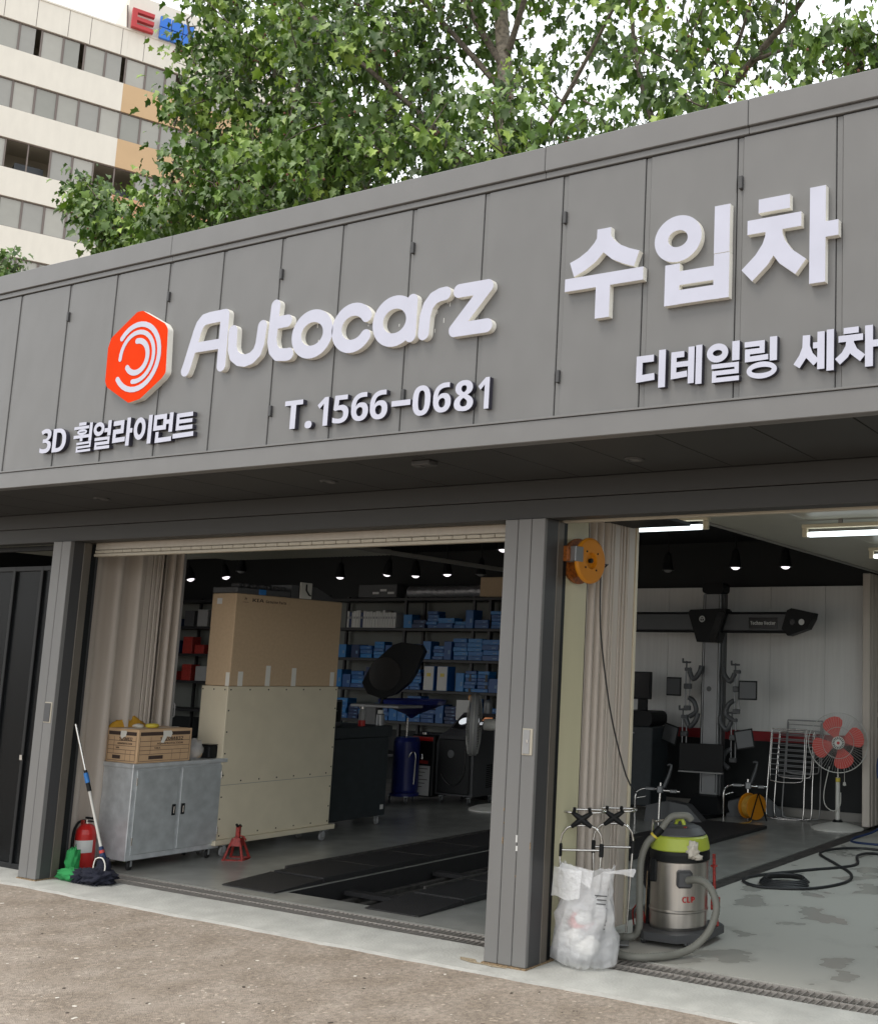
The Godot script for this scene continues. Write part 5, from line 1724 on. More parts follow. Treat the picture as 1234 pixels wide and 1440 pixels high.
# ---------------------------------------------------------------- wash bay
func build_bay_two():
	var n := FastNoiseLite.new()
	n.frequency = 3.0
	n.seed = 8
	var s: SurfaceTool
	# yellow reel on the partition
	var t := thing("wall_reel", "orange yellow cable reel mounted high on the partition beside the pillar", "reel", Vector3(0.24, 2.93, -0.48), -0.12)
	s = ms()
	xf = Transform3D(Basis(Vector3(0, 0, 1), -PI / 2), Vector3.ZERO)
	lathe(s, [Vector2(0, 0.10), Vector2(0.06, 0.10), Vector2(0.065, 0.125), Vector2(0.16, 0.125), Vector2(0.176, 0.115), Vector2(0.178, 0.10), Vector2(0.16, 0.10), Vector2(0.12, 0.10)], Vector3(0, 0.02, 0), 40)
	mk(s, "front_disc", M.reel_yellow, t)
	s = ms()
	lathe(s, [Vector2(0.12, 0.0), Vector2(0.12, 0.12)], Vector3.ZERO, 32)
	lathe(s, [Vector2(0.12, 0.022), Vector2(0.176, 0.022), Vector2(0.178, 0.015), Vector2(0.176, 0.0), Vector2(0, 0.0)], Vector3.ZERO, 40)
	mk(s, "rear_disc", M.reel_side, t)
	s = ms()
	lathe(s, [Vector2(0, 0.147), Vector2(0.018, 0.147), Vector2(0.018, 0.12)], Vector3.ZERO, 14)
	mk(s, "hub_hole", M.black_plastic, t)
	s = ms()
	for a in [0.9, 2.4, 4.0, 5.6]:
		lathe(s, [Vector2(0, 0.149), Vector2(0.008, 0.149), Vector2(0.008, 0.14)], Vector3(cos(a) * 0.09, 0, sin(a) * 0.09), 8)
	mk(s, "bolt", M.black_plastic, t)
	xf = Transform3D()
	box("mount_bracket", "alu", t, 0.0, 0.150, -0.02, 0.095, 0.105, 0.20, 0.004)
	box("bracket_arm", "reel_side", t, 0.0, 0.10, -0.02, 0.095, 0.201, 0.235, 0.003)
	s = ms()
	tube(s, [Vector3(0.06, -0.01, -0.17), Vector3(0.06, 0.0, -0.30), Vector3(0.06, -0.06, -0.20), Vector3(0.06, -0.01, -0.17)], 0.010, 6)
	mk(s, "cable_guide", M.black_plastic, t)
	pipe("cable", "black_hose", t, curve([Vector3(0.06, -0.05, -0.22), Vector3(0.065, -0.5, -0.235), Vector3(0.05, -1.1, -0.40), Vector3(0.04, -1.55, -0.60), Vector3(0.04, -1.74, -0.72), Vector3(0.05, -1.84, -0.84)], 0.12), 0.0065, 6)
	# luggage trolleys against the green board
	for k in 2:
		var x: float = [0.36, 0.37][k]
		var z: float = [-0.50, -0.95][k]
		var y: float = [0.0, -0.03][k]
		t = thing("folding_trolley", ["chrome folding hand trolley nearest the pillar with a black cross clip on its handle", "chrome folding hand trolley behind the first, its handle lower and next to the hose"][k], "trolley", Vector3(x, 0, z), 0.50)
		var hw := 0.155
		s = ms()
		tube(s, curve([Vector3(-hw + 0.03, 0.1, 0.02), Vector3(-hw + 0.01, 0.55, 0.0), Vector3(-hw, 0.82 + y, -0.02), Vector3(-hw + 0.03, 0.90 + y, -0.02), Vector3(-0.07, 0.935 + y, -0.02), Vector3(0.07, 0.935 + y, -0.02), Vector3(hw - 0.03, 0.90 + y, -0.02), Vector3(hw, 0.82 + y, -0.02), Vector3(hw - 0.01, 0.55, 0.0), Vector3(hw - 0.03, 0.1, 0.02)], 0.05), 0.0085, 8)
		tube(s, [Vector3(-hw, 0.76 + y, -0.018), Vector3(hw, 0.76 + y, -0.018)], 0.0085, 8)
		tube(s, curve([Vector3(-0.05, 1.03 + y, -0.03), Vector3(-0.15, 1.035 + y, -0.05), Vector3(-0.15, 1.04 + y, -0.14), Vector3(0.15, 1.04 + y, -0.14), Vector3(0.15, 1.035 + y, -0.05), Vector3(0.05, 1.03 + y, -0.03)], 0.03), 0.0085, 8)
		mk(s, "frame_tube", M.chrome, t)
		s = ms()
		for e in [-1.0, 1.0]:
			tube(s, [Vector3(e * 0.075, 0.93 + y, -0.012), Vector3(0.0, 0.985 + y, -0.005), Vector3(-e * 0.075, 1.035 + y, -0.018)], [0.015, 0.026, 0.013], 8)
			tube(s, [Vector3(e * 0.06, 1.03 + y, -0.01), Vector3(e * 0.055, 1.07 + y, 0.0)], 0.014, 6)
		mk(s, "cross_clip", M.black_plastic, t)
		for e in [-1.0, 1.0]:
			s = ms()
			bb(s, e * hw - 0.017, e * hw + 0.017, 0.71 + y, 0.81 + y, -0.035, 0.0, 0.008)
			mk(s, "clamp", M.black_plastic, t)
		box("foot_plate", "alu", t, -0.15, 0.15, 0.02, 0.035, 0.0, 0.12, 0.004)
	# clear sack of rubbish
	t = thing("clear_sack", "bulging clear plastic sack of rubbish standing by the pillar on the drain", "bag", Vector3(0.52, 0.002, -0.36))
	s = ms()
	var cn := FastNoiseLite.new()
	cn.frequency = 2.6
	cn.seed = 3
	var prof := [[0.16, 0.0], [0.225, 0.03], [0.235, 0.12], [0.225, 0.22], [0.20, 0.29], [0.215, 0.34], [0.20, 0.42], [0.175, 0.47], [0.185, 0.52], [0.19, 0.60], [0.215, 0.665]]
	var rings := []
	var seg := 48
	for i in prof.size():
		var ring := []
		for j in seg:
			var a := TAU * j / seg
			var d := Vector3(cos(a), prof[i][1] * 2.0, sin(a))
			var k: float = 1.0 + 0.28 * cn.get_noise_3dv(d * 0.9) + 0.12 * cn.get_noise_3dv(d * 3.2)
			var sq := 1.0 if i < prof.size() - 3 else 0.62
			ring.append(Vector3(cos(a) * prof[i][0] * k * 1.05, prof[i][1] + 0.03 * cn.get_noise_2d(a * 2.0, i) + (0.035 * cos(a * 2.0 + 0.5) if i == prof.size() - 1 else 0.0), sin(a) * prof[i][0] * k * 0.8 * sq))
		rings.append(ring)
	s.set_smooth_group(4)
	for i in prof.size() - 1:
		for j in seg:
			var j2 := (j + 1) % seg
			quad(s, rings[i][j2], rings[i][j], rings[i + 1][j], rings[i + 1][j2])
	s.set_smooth_group(-1)
	mk(s, "sack_skin", M.clear_bag, t)
	s = ms()
	quad(s, Vector3(0.14, 0.655, 0.05), Vector3(0.30, 0.66, 0.03), Vector3(0.40, 0.705, 0.01), Vector3(0.30, 0.69, 0.02))
	quad(s, Vector3(0.30, 0.66, 0.03), Vector3(0.39, 0.645, 0.015), Vector3(0.41, 0.69, 0.01), Vector3(0.40, 0.705, 0.01))
	quad(s, Vector3(-0.19, 0.66, 0.10), Vector3(0.12, 0.56, 0.15), Vector3(0.13, 0.68, 0.13), Vector3(-0.17, 0.70, 0.09))
	mk(s, "sack_flap", M.clear_bag, t)
	s = ms()
	for i in 8:
		var u0 := -0.20 + i * 0.031
		var bow := func(u: float) -> float: return 0.150 + 0.035 * cos(u * 9.0) - 0.1 * u
		quad(s, Vector3(u0, 0.475 + 0.01 * sin(u0 * 30.0), bow.call(u0)), Vector3(u0 + 0.031, 0.475 + 0.01 * sin((u0 + 0.031) * 30.0), bow.call(u0 + 0.031)), Vector3(u0 + 0.031, 0.675 - 0.03 * u0, bow.call(u0 + 0.031) - 0.02), Vector3(u0, 0.675 - 0.03 * u0, bow.call(u0) - 0.02))
	mk(s, "white_sheet", M.clear_bag, t)
	for k in 9:
		box("print_line", "grey_plastic", t, 0.10 + 0.006 * k, 0.19 - 0.004 * (k % 3), 0.50 - k * 0.028, 0.508 - k * 0.028, 0.120, 0.122).rotation.y = 0.25
	for k in 14:
		s = ms()
		var a := k * 2.4
		var rr := 0.13 * sqrt((k % 8) / 8.0)
		blob(s, Vector3(cos(a) * rr, 0.07 + 0.024 * k, sin(a) * rr * 0.8), Vector3(0.075, 0.06, 0.065) * (0.7 + 0.13 * (k % 5)), n, 0.6, 12)
		mk(s, "rubbish", M[["label", "clear_bag", "grey_light", "white_plastic", "label", "alu_dark", "label", "grey_light", "clear_bag", "fan_red", "white_plastic"][k % 11]], t)
	vacuum()
	# coiled black hose on the floor
	t = thing("black_hose", "long black pressure hose looped on the wet wash bay floor", "hose", Vector3(0, 0.014, 0))
	s = ms()
	tube(s, curve([Vector3(1.7, 0, -6.3), Vector3(0.62, 0, -6.79), Vector3(0.20, 0, -6.6), Vector3(0.13, 0, -6.1), Vector3(0.55, 0, -5.5), Vector3(0.9, 0, -5.0), Vector3(1.02, 0, -4.5), Vector3(0.85, 0, -3.98), Vector3(0.42, 0, -3.75), Vector3(0.12, 0, -3.95), Vector3(0.12, 0, -4.3), Vector3(0.42, 0, -4.9), Vector3(0.75, 0.0, -5.55), Vector3(0.6, 0.02, -6.1), Vector3(0.75, 0, -6.5), Vector3(1.6, 0, -6.15)], 0.12), 0.016, 7)
	var coil := []
	for k in 60:
		var a := k * TAU / 15.0
		var r := 0.24 - 0.001 * k
		coil.append(Vector3(0.52 + cos(a) * r * 1.05, 0.004 + 0.0009 * k, -4.08 + sin(a) * r * 1.15))
	tube(s, coil, 0.014, 7)
	mk(s, "hose", M.black_hose, t)
	t = thing("spray_fitting", "small metal spray fitting lying on the wash bay floor near the drain", "fitting", Vector3(2.42, 0.0, -1.75))
	turned("fitting_foot", "alu_dark", t, [Vector2(0.05, 0), Vector2(0.045, 0.015), Vector2(0.012, 0.02), Vector2(0.012, 0.08), Vector2(0, 0.085)], Vector3.ZERO, 10)
	box("fitting_arm", "alu_dark", t, -0.07, 0.07, 0.002, 0.014, -0.01, 0.01)
	# dark floor mats
	t = thing("floor_mat", "large dark steel plate lying on the floor left of the floor track", "floor plate", Vector3(-1.75, 0, -6.6), 0.0)
	box("plate", "ramp", t, -0.55, 0.50, 0.003, 0.045, -1.1, 1.0, 0.006)
	# drying racks leaning on the rear wall
	for k in 3:
		t = thing("folded_rack", ["chrome folded drying rack, frontmost of the three leaning beside the red fan", "chrome folded drying rack in the middle of the leaning three", "pale framed folded rack at the back of the leaning three"][k], "drying rack", Vector3(-1.42 + k * 0.09, 0, -8.78 - k * 0.09), 0.12)
		var hw := 0.27
		var top := 1.30 + 0.13 * (1 if k == 2 else 0) - 0.03 * (k % 2)
		s = ms()
		var lean := -0.12
		tube(s, curve([Vector3(-hw, top, lean), Vector3(-hw - 0.02, 0.5, 0.0), Vector3(-hw - 0.02, 0.10, 0.05), Vector3(-hw + 0.06, 0.02, 0.06), Vector3(hw - 0.06, 0.02, 0.06), Vector3(hw, 0.10, 0.05), Vector3(hw, 0.5, 0.0), Vector3(hw, top, lean)], 0.06), 0.011, 7)
		tube(s, [Vector3(-hw, top, lean), Vector3(hw, top, lean)], 0.010, 7)
		mk(s, "outer_frame", M.chrome if k < 2 else M.grey_light, t)
		s = ms()
		tube(s, curve([Vector3(-hw + 0.02, top - 0.03, lean + 0.03), Vector3(-hw + 0.02, 0.66 + 0.06 * k, lean * 0.4 + 0.06), Vector3(-hw + 0.08, 0.55 + 0.06 * k, 0.05), Vector3(hw - 0.08, 0.55 + 0.06 * k, 0.05), Vector3(hw - 0.02, 0.66 + 0.06 * k, lean * 0.4 + 0.06), Vector3(hw - 0.02, top - 0.03, lean + 0.03)], 0.06), 0.009, 7)
		mk(s, "inner_frame", M.chrome if k < 2 else M.grey_light, t)
		for i in 9:
			var yy := top - 0.06 - i * 0.075
			var zz := lean * (yy / top) + 0.045
			pipe("rung", "alu" if k < 2 else "grey_light", t, [Vector3(-hw + 0.02, yy, zz), Vector3(hw - 0.02, yy - 0.01, zz)], 0.006, 5)
	# red bladed fan
	t = thing("red_fan", "stand fan with red blades in front of the rear partition stack", "fan", Vector3(-0.47, 0, -8.35), 0.35)
	turned("fan_base", "white_plastic", t, [Vector2(0.36, 0.0), Vector2(0.36, 0.018), Vector2(0.30, 0.04), Vector2(0.08, 0.095), Vector2(0, 0.095)], Vector3.ZERO, 32)
	turned("base_collar", "black_plastic", t, [Vector2(0.075, 0.096), Vector2(0.06, 0.125), Vector2(0.0, 0.125)], Vector3.ZERO, 16)
	turned("fan_pole", "white_plastic", t, [Vector2(0.032, 0.126), Vector2(0.030, 0.70), Vector2(0, 0.70)], Vector3.ZERO, 14)
	turned("pole_tape", "yellow", t, [Vector2(0.033, 0.64), Vector2(0.033, 0.695)], Vector3.ZERO, 14)
	pipe("inner_pole", "chrome", t, [Vector3(0, 0.70, 0), Vector3(0, 1.05, 0)], 0.014, 8)
	s = ms()
	xf = Transform3D(Basis(Vector3.RIGHT, PI / 2), Vector3(0, 1.18, -0.02))
	lathe(s, [Vector2(0, -0.12), Vector2(0.08, -0.10), Vector2(0.09, 0.0), Vector2(0.08, 0.1), Vector2(0, 0.12)], Vector3.ZERO, 16)
	xf = Transform3D()
	mk(s, "motor_housing", M.grey_light, t)
	fan_head(t, Vector3(0, 1.19, 0.20), 0.0, 0.41, "fan_red", "fan_guard")
	pipe("flex", "white_plastic", t, curve([Vector3(-0.12, 0.85, 0.05), Vector3(-0.19, 0.5, 0.06), Vector3(-0.17, 0.32, 0.07), Vector3(-0.06, 0.25, 0.07), Vector3(0.03, 0.32, 0.06), Vector3(0.04, 0.5, 0.04)], 0.05), 0.007, 6)
	pipe("pull_cord", "white_plastic", t, [Vector3(0.09, 0.86, 0.05), Vector3(0.09, 0.64, 0.05)], 0.004, 5)
	turned("cord_knob", "white_plastic", t, [Vector2(0, 0.59), Vector2(0.024, 0.60), Vector2(0.018, 0.64), Vector2(0, 0.645)], Vector3(0.09, 0, 0.05), 10)
	# yellow hose reel on the floor
	t = thing("floor_reel", "yellow cord reel standing on the floor beside the folded racks", "reel", Vector3(-1.78, 0, -8.38), 1.15)
	for z in [-0.10, 0.08]:
		s = ms()
		xf = Transform3D(Basis(Vector3.RIGHT, PI / 2), Vector3(0, 0.2, z))
		lathe(s, [Vector2(0, 0.01), Vector2(0.18, 0.014), Vector2(0.185, 0.0), Vector2(0.18, -0.014), Vector2(0, -0.01)], Vector3.ZERO, 28)
		xf = Transform3D()
		mk(s, "reel_disc", M.reel_yellow, t)
	s = ms()
	for k in 5:
		var ring := []
		for v in arc(Vector2.ZERO, 0.14, 0.14, 0, 360, 24).slice(0, 24):
			ring.append(Vector3(v.x, 0.2 + v.y, -0.07 + k * 0.03))
		tube(s, ring, 0.014, 6, true)
	mk(s, "wound_cord", M.gold_cord, t)
	pipe("loose_cord", "gold_cord", t, curve([Vector3(-0.10, 0.12, 0.08), Vector3(-0.15, 0.02, 0.14), Vector3(-0.3, 0.008, 0.2), Vector3(-0.45, 0.008, 0.2)], 0.05), 0.008, 6)
	pipe("reel_frame", "black_plastic", t, [Vector3(-0.16, 0.0, 0.13), Vector3(0.0, 0.40, 0.12), Vector3(0.16, 0.0, 0.13)], 0.012, 6)
	# chrome measuring arms on stands
	for k in 2:
		t = thing("clamp_stand", ["chrome clamp arms on a low stand behind the vacuum cleaner", "chrome clamp arms on a low stand behind the yellow floor reel"][k], "clamp stand", [Vector3(-2.72, 0, -7.2), Vector3(-2.0, 0, -8.55)][k], [0.1, 0.5][k])
		s = ms()
		tube(s, curve([Vector3(-0.30, 0.0, 0.05), Vector3(-0.30, 0.36, 0.05), Vector3(-0.26, 0.44, 0.03), Vector3(-0.16, 0.47, 0.0), Vector3(0.0, 0.47, 0.0)], 0.05), 0.016, 7)
		tube(s, [Vector3(0.06, 0.0, 0.05), Vector3(0.06, 0.28, 0.03), Vector3(0.06, 0.56, 0.0)], 0.018, 8)
		tube(s, [Vector3(0.06, 0.46, 0.0), Vector3(0.34, 0.45, -0.02)], 0.02, 8)
		tube(s, [Vector3(-0.28, 0.34, 0.05), Vector3(-0.16, 0.36, 0.02)], 0.012, 6)
		mk(s, "arm_tube", M.chrome, t)
		s = ms()
		bb(s, 0.02, 0.10, 0.42, 0.52, -0.04, 0.05, 0.012)
		bb(s, -0.17, -0.03, 0.45, 0.49, -0.025, 0.025, 0.008)
		bb(s, 0.20, 0.30, 0.43, 0.475, -0.03, 0.02, 0.008)
		mk(s, "clamp_block", M.alu, t)
		pipe("claw", "alu_dark", t, curve([Vector3(0.10, 0.5, -0.02), Vector3(0.16, 0.66, -0.04), Vector3(0.19, 0.80, -0.05), Vector3(0.13, 0.80, -0.05)], 0.04), [0.03, 0.03, 0.03, 0.03, 0.03, 0.028, 0.026, 0.024, 0.022, 0.02, 0.018, 0.016, 0.014], 8)
		s = ms()
		prism(s, pts([-0.25, 0.0, 0.62, 0.0, 0.62, 0.06, 0.40, 0.26, 0.10, 0.30, -0.22, 0.22]), -0.34, -0.14)
		mk(s, "stand_base", M.alu_dark, t)
	# blue lead hanging at the right edge
	t = thing("blue_lead", "dark blue lead hanging down at the right edge of the wash bay", "cable", Vector3(0.35, 0, -8.0))
	pipe("lead", "carton_navy", t, curve([Vector3(0.1, 1.25, -0.4), Vector3(-0.22, 1.05, -0.4), Vector3(-0.26, 0.75, -0.4), Vector3(-0.18, 0.70, -0.4), Vector3(0.0, 0.85, -0.4), Vector3(-0.02, 0.4, -0.3), Vector3(-0.12, 0.1, 0.0), Vector3(-0.3, 0.012, 0.5), Vector3(-0.1, 0.012, 0.8), Vector3(0.6, 0.012, 0.7)], 0.08), 0.016, 6)

func vacuum():
	var t := thing("vacuum_cleaner", "wet and dry vacuum cleaner with a steel drum and lime green band", "vacuum cleaner", Vector3(0.715, 0, -1.42))
	# dolly
	var s := ms()
	var poly := [Vector2(-0.27, -0.30), Vector2(0.20, -0.32), Vector2(0.30, -0.22), Vector2(0.31, 0.16), Vector2(0.16, 0.33), Vector2(-0.12, 0.34), Vector2(-0.30, 0.2)]
	xf = Transform3D(Basis(Vector3.RIGHT, -PI / 2), Vector3.ZERO)
	var p2 := PackedVector2Array(poly.map(func(v): return Vector2(v.x, -v.y)))
	prism(s, p2, 0.045, 0.105)
	xf = Transform3D()
	mk(s, "dolly", M.grey_plastic, t)
	for e in [[0.20, 0.22], [-0.16, 0.26], [0.2, -0.25], [-0.22, -0.22]]:
		castor(t, Vector3(e[0], 0, e[1]), 0.033, 1.0)
	turned("drum", "steel_drum", t, [Vector2(0.225, 0.107), Vector2(0.232, 0.13), Vector2(0.232, 0.235), Vector2(0.238, 0.243), Vector2(0.238, 0.252), Vector2(0.232, 0.26), Vector2(0.232, 0.615), Vector2(0.228, 0.62)], Vector3.ZERO, 48)
	turned("collar", "black_plastic", t, [Vector2(0.23, 0.621), Vector2(0.242, 0.626), Vector2(0.242, 0.675), Vector2(0.236, 0.70), Vector2(0.22, 0.70)], Vector3.ZERO, 48)
	turned("lime_band", "lime", t, [Vector2(0.236, 0.702), Vector2(0.240, 0.710), Vector2(0.220, 0.798), Vector2(0.212, 0.806), Vector2(0.2, 0.812)], Vector3.ZERO, 48)
	turned("motor_cap", "grey_plastic", t, [Vector2(0.205, 0.813), Vector2(0.203, 0.822), Vector2(0.16, 0.872), Vector2(0.10, 0.892), Vector2(0.0, 0.897)], Vector3.ZERO, 40)
	s = ms()
	tube(s, curve([Vector3(-0.02, 0.88, 0.05), Vector3(0.0, 0.925, 0.055), Vector3(0.04, 0.93, 0.055), Vector3(0.06, 0.885, 0.05)], 0.01), 0.016, 8)
	mk(s, "lid_handle", M.lime, t)
	# latch, cable clips
	box("side_latch", "black_plastic", t, -0.15, -0.09, 0.46, 0.64, 0.19, 0.225, 0.01)
	box("switch", "red_dull", t, 0.075, 0.105, 0.862, 0.885, 0.07, 0.11, 0.006)
	# inlet box and red trolley bar
	s = ms()
	xf = Transform3D(Basis(Vector3.UP, 0.62), Vector3(0, 0, 0))
	bb(s, -0.055, 0.065, 0.44, 0.57, 0.20, 0.30, 0.015)
	xf = Transform3D()
	mk(s, "inlet_box", M.grey_plastic, t)
	s = ms()
	tube(s, [Vector3(0.235, 0.66, -0.14), Vector3(0.25, 0.30, -0.14)], 0.013, 6)
	tube(s, [Vector3(0.25, 0.30, -0.14), Vector3(0.28, 0.11, -0.14)], 0.013, 6)
	bb(s, 0.225, 0.29, 0.23, 0.33, -0.165, -0.115, 0.006)
	bb(s, 0.215, 0.26, 0.56, 0.575, -0.16, -0.12, 0.003)
	mk(s, "trolley_bar", M.red_dull, t)
	var w := words("CLP", 0.06, "red", t, Vector3(0.172, 0.345, 0.165), Basis(Vector3.UP, 0.80), 0.004, "drum_letters")
	w.name = "drum_letters"
	# hose: from the inlet round the floor and up over the lid
	var h := curve([Vector3(0.20, 0.505, 0.235), Vector3(0.29, 0.525, 0.265), Vector3(0.38, 0.51, 0.285), Vector3(0.455, 0.44, 0.30), Vector3(0.49, 0.33, 0.32), Vector3(0.45, 0.18, 0.36), Vector3(0.36, 0.07, 0.43), Vector3(0.28, 0.034, 0.56), Vector3(0.20, 0.034, 0.70), Vector3(0.10, 0.036, 0.80), Vector3(-0.06, 0.036, 0.80), Vector3(-0.20, 0.045, 0.66), Vector3(-0.27, 0.06, 0.50), Vector3(-0.29, 0.05, 0.38), Vector3(-0.23, 0.05, 0.31), Vector3(-0.185, 0.12, 0.30), Vector3(-0.20, 0.35, 0.28), Vector3(-0.215, 0.60, 0.25), Vector3(-0.185, 0.74, 0.22), Vector3(-0.135, 0.80, 0.195)], 0.012)
	var rad := []
	for i in h.size():
		rad.append(0.030 if i % 2 == 0 else 0.0265)
	pipe("suction_hose", "hose_grey", t, h, rad, 14)
	pipe("hose_collar", "yellow", t, [Vector3(-0.135, 0.80, 0.195), Vector3(-0.125, 0.815, 0.19)], 0.036, 12)
	pipe("hose_socket", "black_plastic", t, [Vector3(-0.124, 0.816, 0.19), Vector3(-0.08, 0.865, 0.17)], 0.036, 12)
	pipe("hose_cuff", "hose_grey", t, curve([Vector3(-0.08, 0.865, 0.17), Vector3(-0.03, 0.945, 0.13), Vector3(0.02, 0.965, 0.10), Vector3(0.09, 0.965, 0.06), Vector3(0.115, 0.93, 0.04)], 0.02), 0.027, 12)
	# rag on the rim, cables hanging on the left, wand
	var n := FastNoiseLite.new()
	n.frequency = 2.5
	s = ms()
	blob(s, Vector3(0.19, 0.715, 0.155), Vector3(0.045, 0.065, 0.04), n, 0.9, 16)
	blob(s, Vector3(0.225, 0.67, 0.15), Vector3(0.05, 0.022, 0.03), n, 0.9, 12)
	mk(s, "rag", M.rag, t)
	s = ms()
	for k in 7:
		tube(s, curve([Vector3(-0.19 - 0.012 * k, 0.74 - 0.01 * k, 0.05), Vector3(-0.27 - 0.01 * k, 0.55, 0.02 + 0.012 * k), Vector3(-0.25, 0.42 - 0.015 * k, 0.04), Vector3(-0.22, 0.48, 0.06 + 0.01 * k), Vector3(-0.20, 0.72, 0.06)], 0.06), 0.008, 6)
	mk(s, "mains_cable", M.black_hose, t)
	pipe("copper_wand", "card", t, [Vector3(-0.26, 0.08, 0.06), Vector3(-0.265, 0.5, 0.04)], 0.012, 8)
	pipe("black_wand", "black_plastic", t, [Vector3(-0.235, 0.08, 0.08), Vector3(-0.235, 0.52, 0.06)], 0.018, 8)
	pipe("push_handle", "chrome", t, curve([Vector3(-0.29, 0.1, -0.06), Vector3(-0.29, 0.82, -0.06), Vector3(-0.26, 0.88, -0.06), Vector3(-0.12, 0.90, -0.08)], 0.05), 0.012, 8)
	s = ms()
	for k in 3:
		tube(s, curve([Vector3(-0.40 + 0.03 * k, 0.02, 0.0), Vector3(-0.36 + 0.03 * k, 0.2 - 0.03 * k, 0.1), Vector3(-0.28, 0.24 - 0.03 * k, 0.12), Vector3(-0.24, 0.05, 0.05)], 0.05), 0.007, 6)
	mk(s, "red_lead", M.red_dull, t)

# ---------------------------------------------------------------- wheel alignment column
func build_aligner():
	var t := thing("alignment_column", "grey wheel alignment column with a wide camera beam and hung wheel clamps", "alignment machine", Vector3(-2.50, 0, -8.5))
	var s := ms()
	bb(s, -0.22, 0.16, 0.0, 0.06, -0.30, 0.45, 0.01)
	mk(s, "foot_plate", M.black_plastic, t)
	s = ms()
	xf = Transform3D(Basis(Vector3.RIGHT, 0.0), Vector3(-0.02, 0, 0))
	for q in [[0.28, 0.06, 0.20, 0.30]]:
		var a := [Vector3(-q[0], q[1], 0.34), Vector3(q[0], q[1], 0.34), Vector3(q[0], q[1], -0.2), Vector3(-q[0], q[1], -0.2)]
		var b := [Vector3(-q[2], q[3], 0.18), Vector3(q[2], q[3], 0.18), Vector3(q[2], q[3], -0.15), Vector3(-q[2], q[3], -0.15)]
		for k in 4:
			quad(s, a[k], a[(k + 1) % 4], b[(k + 1) % 4], b[k])
		quad(s, b[0], b[1], b[2], b[3])
	xf = Transform3D()
	mk(s, "base_skirt", M.black_plastic, t)
	box("column_rail", "alu", t, -0.19, 0.11, 0.30, 3.30, -0.12, 0.06, 0.012)
	box("column_side", "alu_dark", t, 0.113, 0.15, 0.30, 3.30, -0.10, 0.03, 0.008)
	for x in [-0.155, 0.075, -0.19]:
		box("rail_groove", "black_gloss", t, x, x + 0.008, 0.34, 3.28, 0.0605, 0.063)
	s = ms()
	prism(s, rounded(-0.20, 0.155, 3.302, 3.46, 0.05), -0.14, 0.085)
	mk(s, "top_cap", M.black_plastic, t)
	s = ms()
	xf = Transform3D(Basis(Vector3.RIGHT, PI / 2), Vector3(-0.06, 2.02 - 0.16, 0.063))
	lathe(s, [Vector2(0, 0.003), Vector2(0.04, 0.003), Vector2(0.04, -0.004)], Vector3.ZERO, 16)
	xf = Transform3D()
	mk(s, "column_badge", M.alu_dark, t)
	# beam
	box("camera_beam", "alu_dark", t, -1.36, 1.24, 2.73, 2.985, 0.10, 0.20, 0.012)
	box("beam_edge", "black_plastic", t, -1.36, 1.24, 2.70, 2.727, 0.09, 0.21, 0.006)
	box("beam_edge", "black_plastic", t, -1.36, 1.24, 2.988, 3.01, 0.09, 0.21, 0.006)
	s = ms()
	prism(s, pts([-0.17, 2.555, 0.16, 2.555, 0.31, 3.02, 0.27, 3.06, -0.29, 3.04, -0.33, 3.0]), 0.08, 0.29)
	mk(s, "centre_housing", M.black_plastic, t)
	s = ms()
	prism(s, pts([0.02, 2.57, 0.15, 2.57, 0.28, 3.0, 0.18, 3.01]), 0.291, 0.297)
	mk(s, "housing_facet", M.black_gloss, t)
	s = ms()
	xf = Transform3D(Basis(Vector3.RIGHT, PI / 2), Vector3(-0.09, 2.90, 0.292))
	var ring := []
	for v in arc(Vector2.ZERO, 0.04, 0.04, 0, 360, 20).slice(0, 20):
		ring.append(Vector3(v.x, 0, v.y))
	tube(s, ring, 0.009, 6, true)
	tube(s, [Vector3(-0.03, 0.0, -0.012), Vector3(0.03, 0.0, -0.012)], 0.008, 5)
	tube(s, [Vector3(0.0, 0.0, -0.012), Vector3(0.0, 0.0, 0.035)], 0.008, 5)
	xf = Transform3D()
	mk(s, "emblem", M.label, t)
	for k in 2:
		var e := 1.0 if k == 0 else -1.0
		s = ms()
		var q := PackedVector2Array()
		for v in [[1.27, 3.03], [1.34, 3.06], [1.68, 2.99], [1.66, 2.90], [1.58, 2.76], [1.29, 2.66], [1.19, 2.76]]:
			q.append(Vector2(e * v[0] + (0.0 if k == 0 else -0.12), v[1]))
		prism(s, q, 0.06, 0.26)
		var c := mk(s, "camera_housing", M.black_plastic, t)
		for l in [[1.36, "black_gloss"], [1.50, "label"]]:
			s = ms()
			xf = Transform3D(Basis(Vector3.RIGHT, PI / 2), Vector3(e * l[0] + (0.0 if k == 0 else -0.12), 2.86, 0.262))
			lathe(s, [Vector2(0, 0.006), Vector2(0.042, 0.006), Vector2(0.045, -0.003)], Vector3.ZERO, 18)
			xf = Transform3D()
			mk(s, "lens", M[l[1]], c)
	box("name_plate", "black_gloss", t, 0.64, 1.10, 2.765, 2.925, 0.2005, 0.206, 0.002)
	words("Techno Vector", 0.075, "label", t, Vector3(0.87, 2.845, 0.207), Basis(), 0.002, "name_text", 0.40)
